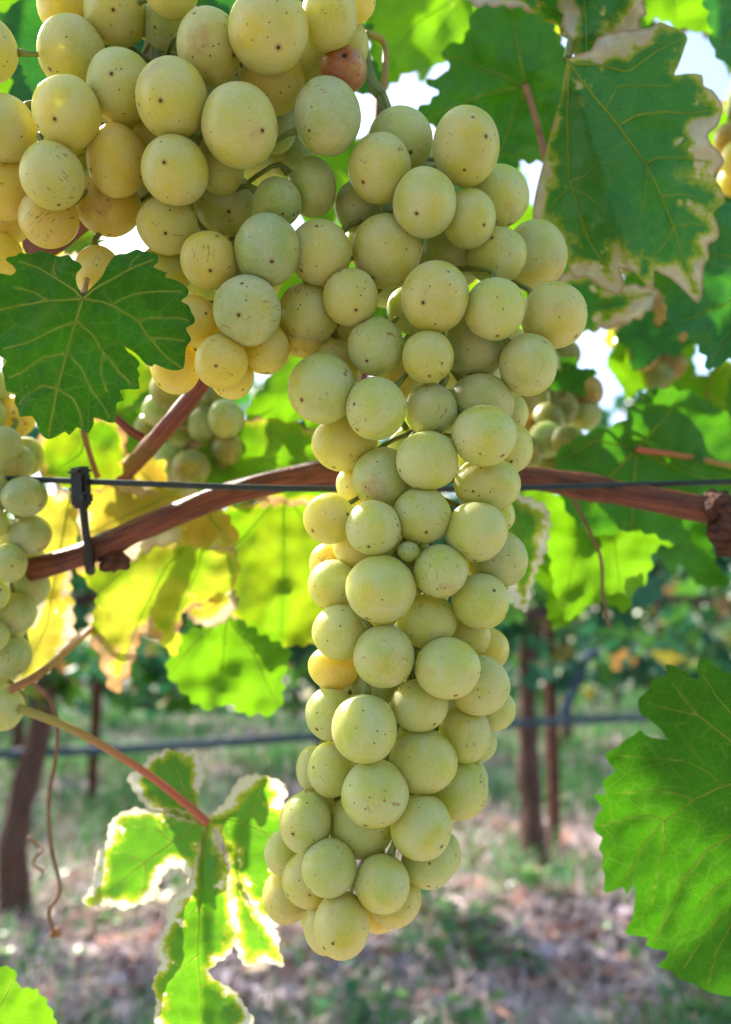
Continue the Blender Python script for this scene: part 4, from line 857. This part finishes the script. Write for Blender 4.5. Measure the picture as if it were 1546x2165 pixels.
LEFT = [(568,65,85,85,0,'y'),(697,35,60,70,.8,'y'),(443,100,68,78,.4,'y'),(576,172,68,68,1.5,'a'),(655,110,48,62,2,'y'),(742,95,38,46,2.8,'y'),(727,148,50,49,1.9,'o'),(692,247,71,79,1.1,'d'),(363,209,76,82,0,'y'),
 (256,183,70,76,.5,'y'),(152,113,70,76,.9,'y'),(143,238,70,74,.2,'y'),(245,28,66,66,1.0,'y'),(136,15,55,60,2,'a'),(362,-25,58,58,1.2,'y'),(355,52,55,52,2.8,'d'),(-26,105,60,66,1,'y'),(8,273,69,70,1,'y'),
 (111,372,66,69,.2,'y'),(248,340,62,76,1.5,'a'),(370,361,70,72,.2,'y'),(507,266,80,85,0,'y'),(467,345,51,66,1.5,'y'),(229,432,68,67,2,'a'),(103,462,62,62,1.4,'a'),(8,400,62,64,2,'a'),(14,462,52,52,2.5,'a'),
 (354,477,64,60,1.9,'y'),(475,428,66,66,1.7,'g'),(587,428,51,52,2,'d'),(610,307,54,64,2.3,'d'),(585,265,42,58,2,'g'),(660,396,52,62,2.8,'g'),(565,529,70,76,.9,'d'),(441,550,60,61,.9,'a'),(523,656,71,75,.6,'d'),
 (410,680,54,55,1.8,'a'),(468,765,56,59,.9,'a'),(562,737,51,54,1.8,'a'),(372,777,52,57,2.4,'a'),(491,797,47,48,2.3,'a'),(208,577,50,57,2.9,'a'),(350,572,56,55,2.4,'y'),(640,712,44,44,2.9,'a'),(265,228,58,60,2.2,'y'),
 (325,300,45,50,2.8,'a'),(0,542,48,50,3,'a'),(755,5,39,40,1.9,'a'),(520,490,40,40,3,'y')]
mg = solve(MAIN, .2035); add_back(mg, None, 46, 5)
MA = [cpt(808, 205, .238), cpt(850, 330, .236), cpt(880, 480, .234), cpt(900, 700, .232), cpt(890, 900, .232), cpt(890, 1100, .231), cpt(870, 1300, .230), cpt(860, 1500, .229), cpt(820, 1700, .228), cpt(755, 1870, .226)]
build_bunch(mg, MA, 'long tapering bunch of pale green grapes hanging in front of the cane', None, 3, peduncle=[(790, 180, .24), (770, 120, .245), (760, 60, .252)])
lg = solve(LEFT, .196); add_back(lg, None, 46, 8)
LA = [cpt(330, -20, .238), cpt(330, 90, .232), cpt(330, 250, .228), cpt(380, 400, .228), cpt(450, 520, .228), cpt(470, 640, .228), cpt(480, 720, .228)]
build_bunch(lg, LA, 'broad bunch of amber and green grapes above the dark green leaf', None, 4, peduncle=[(360, -120, .25), (380, -220, .26)])
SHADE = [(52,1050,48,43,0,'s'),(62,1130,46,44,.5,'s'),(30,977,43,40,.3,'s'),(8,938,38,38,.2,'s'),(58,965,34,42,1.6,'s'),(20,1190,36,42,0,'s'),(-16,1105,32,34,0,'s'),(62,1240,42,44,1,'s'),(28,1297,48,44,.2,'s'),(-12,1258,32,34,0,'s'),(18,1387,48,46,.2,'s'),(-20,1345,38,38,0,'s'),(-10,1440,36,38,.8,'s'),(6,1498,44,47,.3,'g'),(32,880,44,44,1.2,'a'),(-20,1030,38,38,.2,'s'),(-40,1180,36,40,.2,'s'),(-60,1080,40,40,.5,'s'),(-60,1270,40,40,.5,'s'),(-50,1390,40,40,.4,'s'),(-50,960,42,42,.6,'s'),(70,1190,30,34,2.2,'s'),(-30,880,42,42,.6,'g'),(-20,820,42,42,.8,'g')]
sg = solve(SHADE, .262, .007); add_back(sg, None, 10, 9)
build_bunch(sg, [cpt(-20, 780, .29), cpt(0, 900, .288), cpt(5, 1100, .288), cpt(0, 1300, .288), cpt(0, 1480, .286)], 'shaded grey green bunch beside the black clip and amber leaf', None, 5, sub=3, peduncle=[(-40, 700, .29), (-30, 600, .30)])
def blurry(cx, cy, w_, h_, d, n, tones, label, seed, rp=36):
    r = random.Random(seed); L = []
    for _ in range(900):
        if len(L) >= n: break
        a = r.uniform(0, 6.28); q = math.sqrt(r.random()); x = cx + math.cos(a) * q * w_; y = cy + math.sin(a) * q * h_
        if all(math.hypot(x - k[0], y - k[1]) > rp * 1.05 for k in L): L.append((x, y, rp * r.uniform(.88, 1.1), rp * r.uniform(.9, 1.12), r.choice((0, .5, 1, 1.5)), r.choice(tones)))
    gs = solve(L, d, .008); ys = min(l[1] for l in L), max(l[1] for l in L)
    build_bunch(gs, [cpt(cx, ys[0] - 50, d + .02), cpt(cx, cy, d + .02), cpt(cx, ys[1], d + .02)], label, None, seed, sub=3, peduncle=[(cx + 10, ys[0] - 110, d + .02), (cx + 15, ys[0] - 190, d + .03)])
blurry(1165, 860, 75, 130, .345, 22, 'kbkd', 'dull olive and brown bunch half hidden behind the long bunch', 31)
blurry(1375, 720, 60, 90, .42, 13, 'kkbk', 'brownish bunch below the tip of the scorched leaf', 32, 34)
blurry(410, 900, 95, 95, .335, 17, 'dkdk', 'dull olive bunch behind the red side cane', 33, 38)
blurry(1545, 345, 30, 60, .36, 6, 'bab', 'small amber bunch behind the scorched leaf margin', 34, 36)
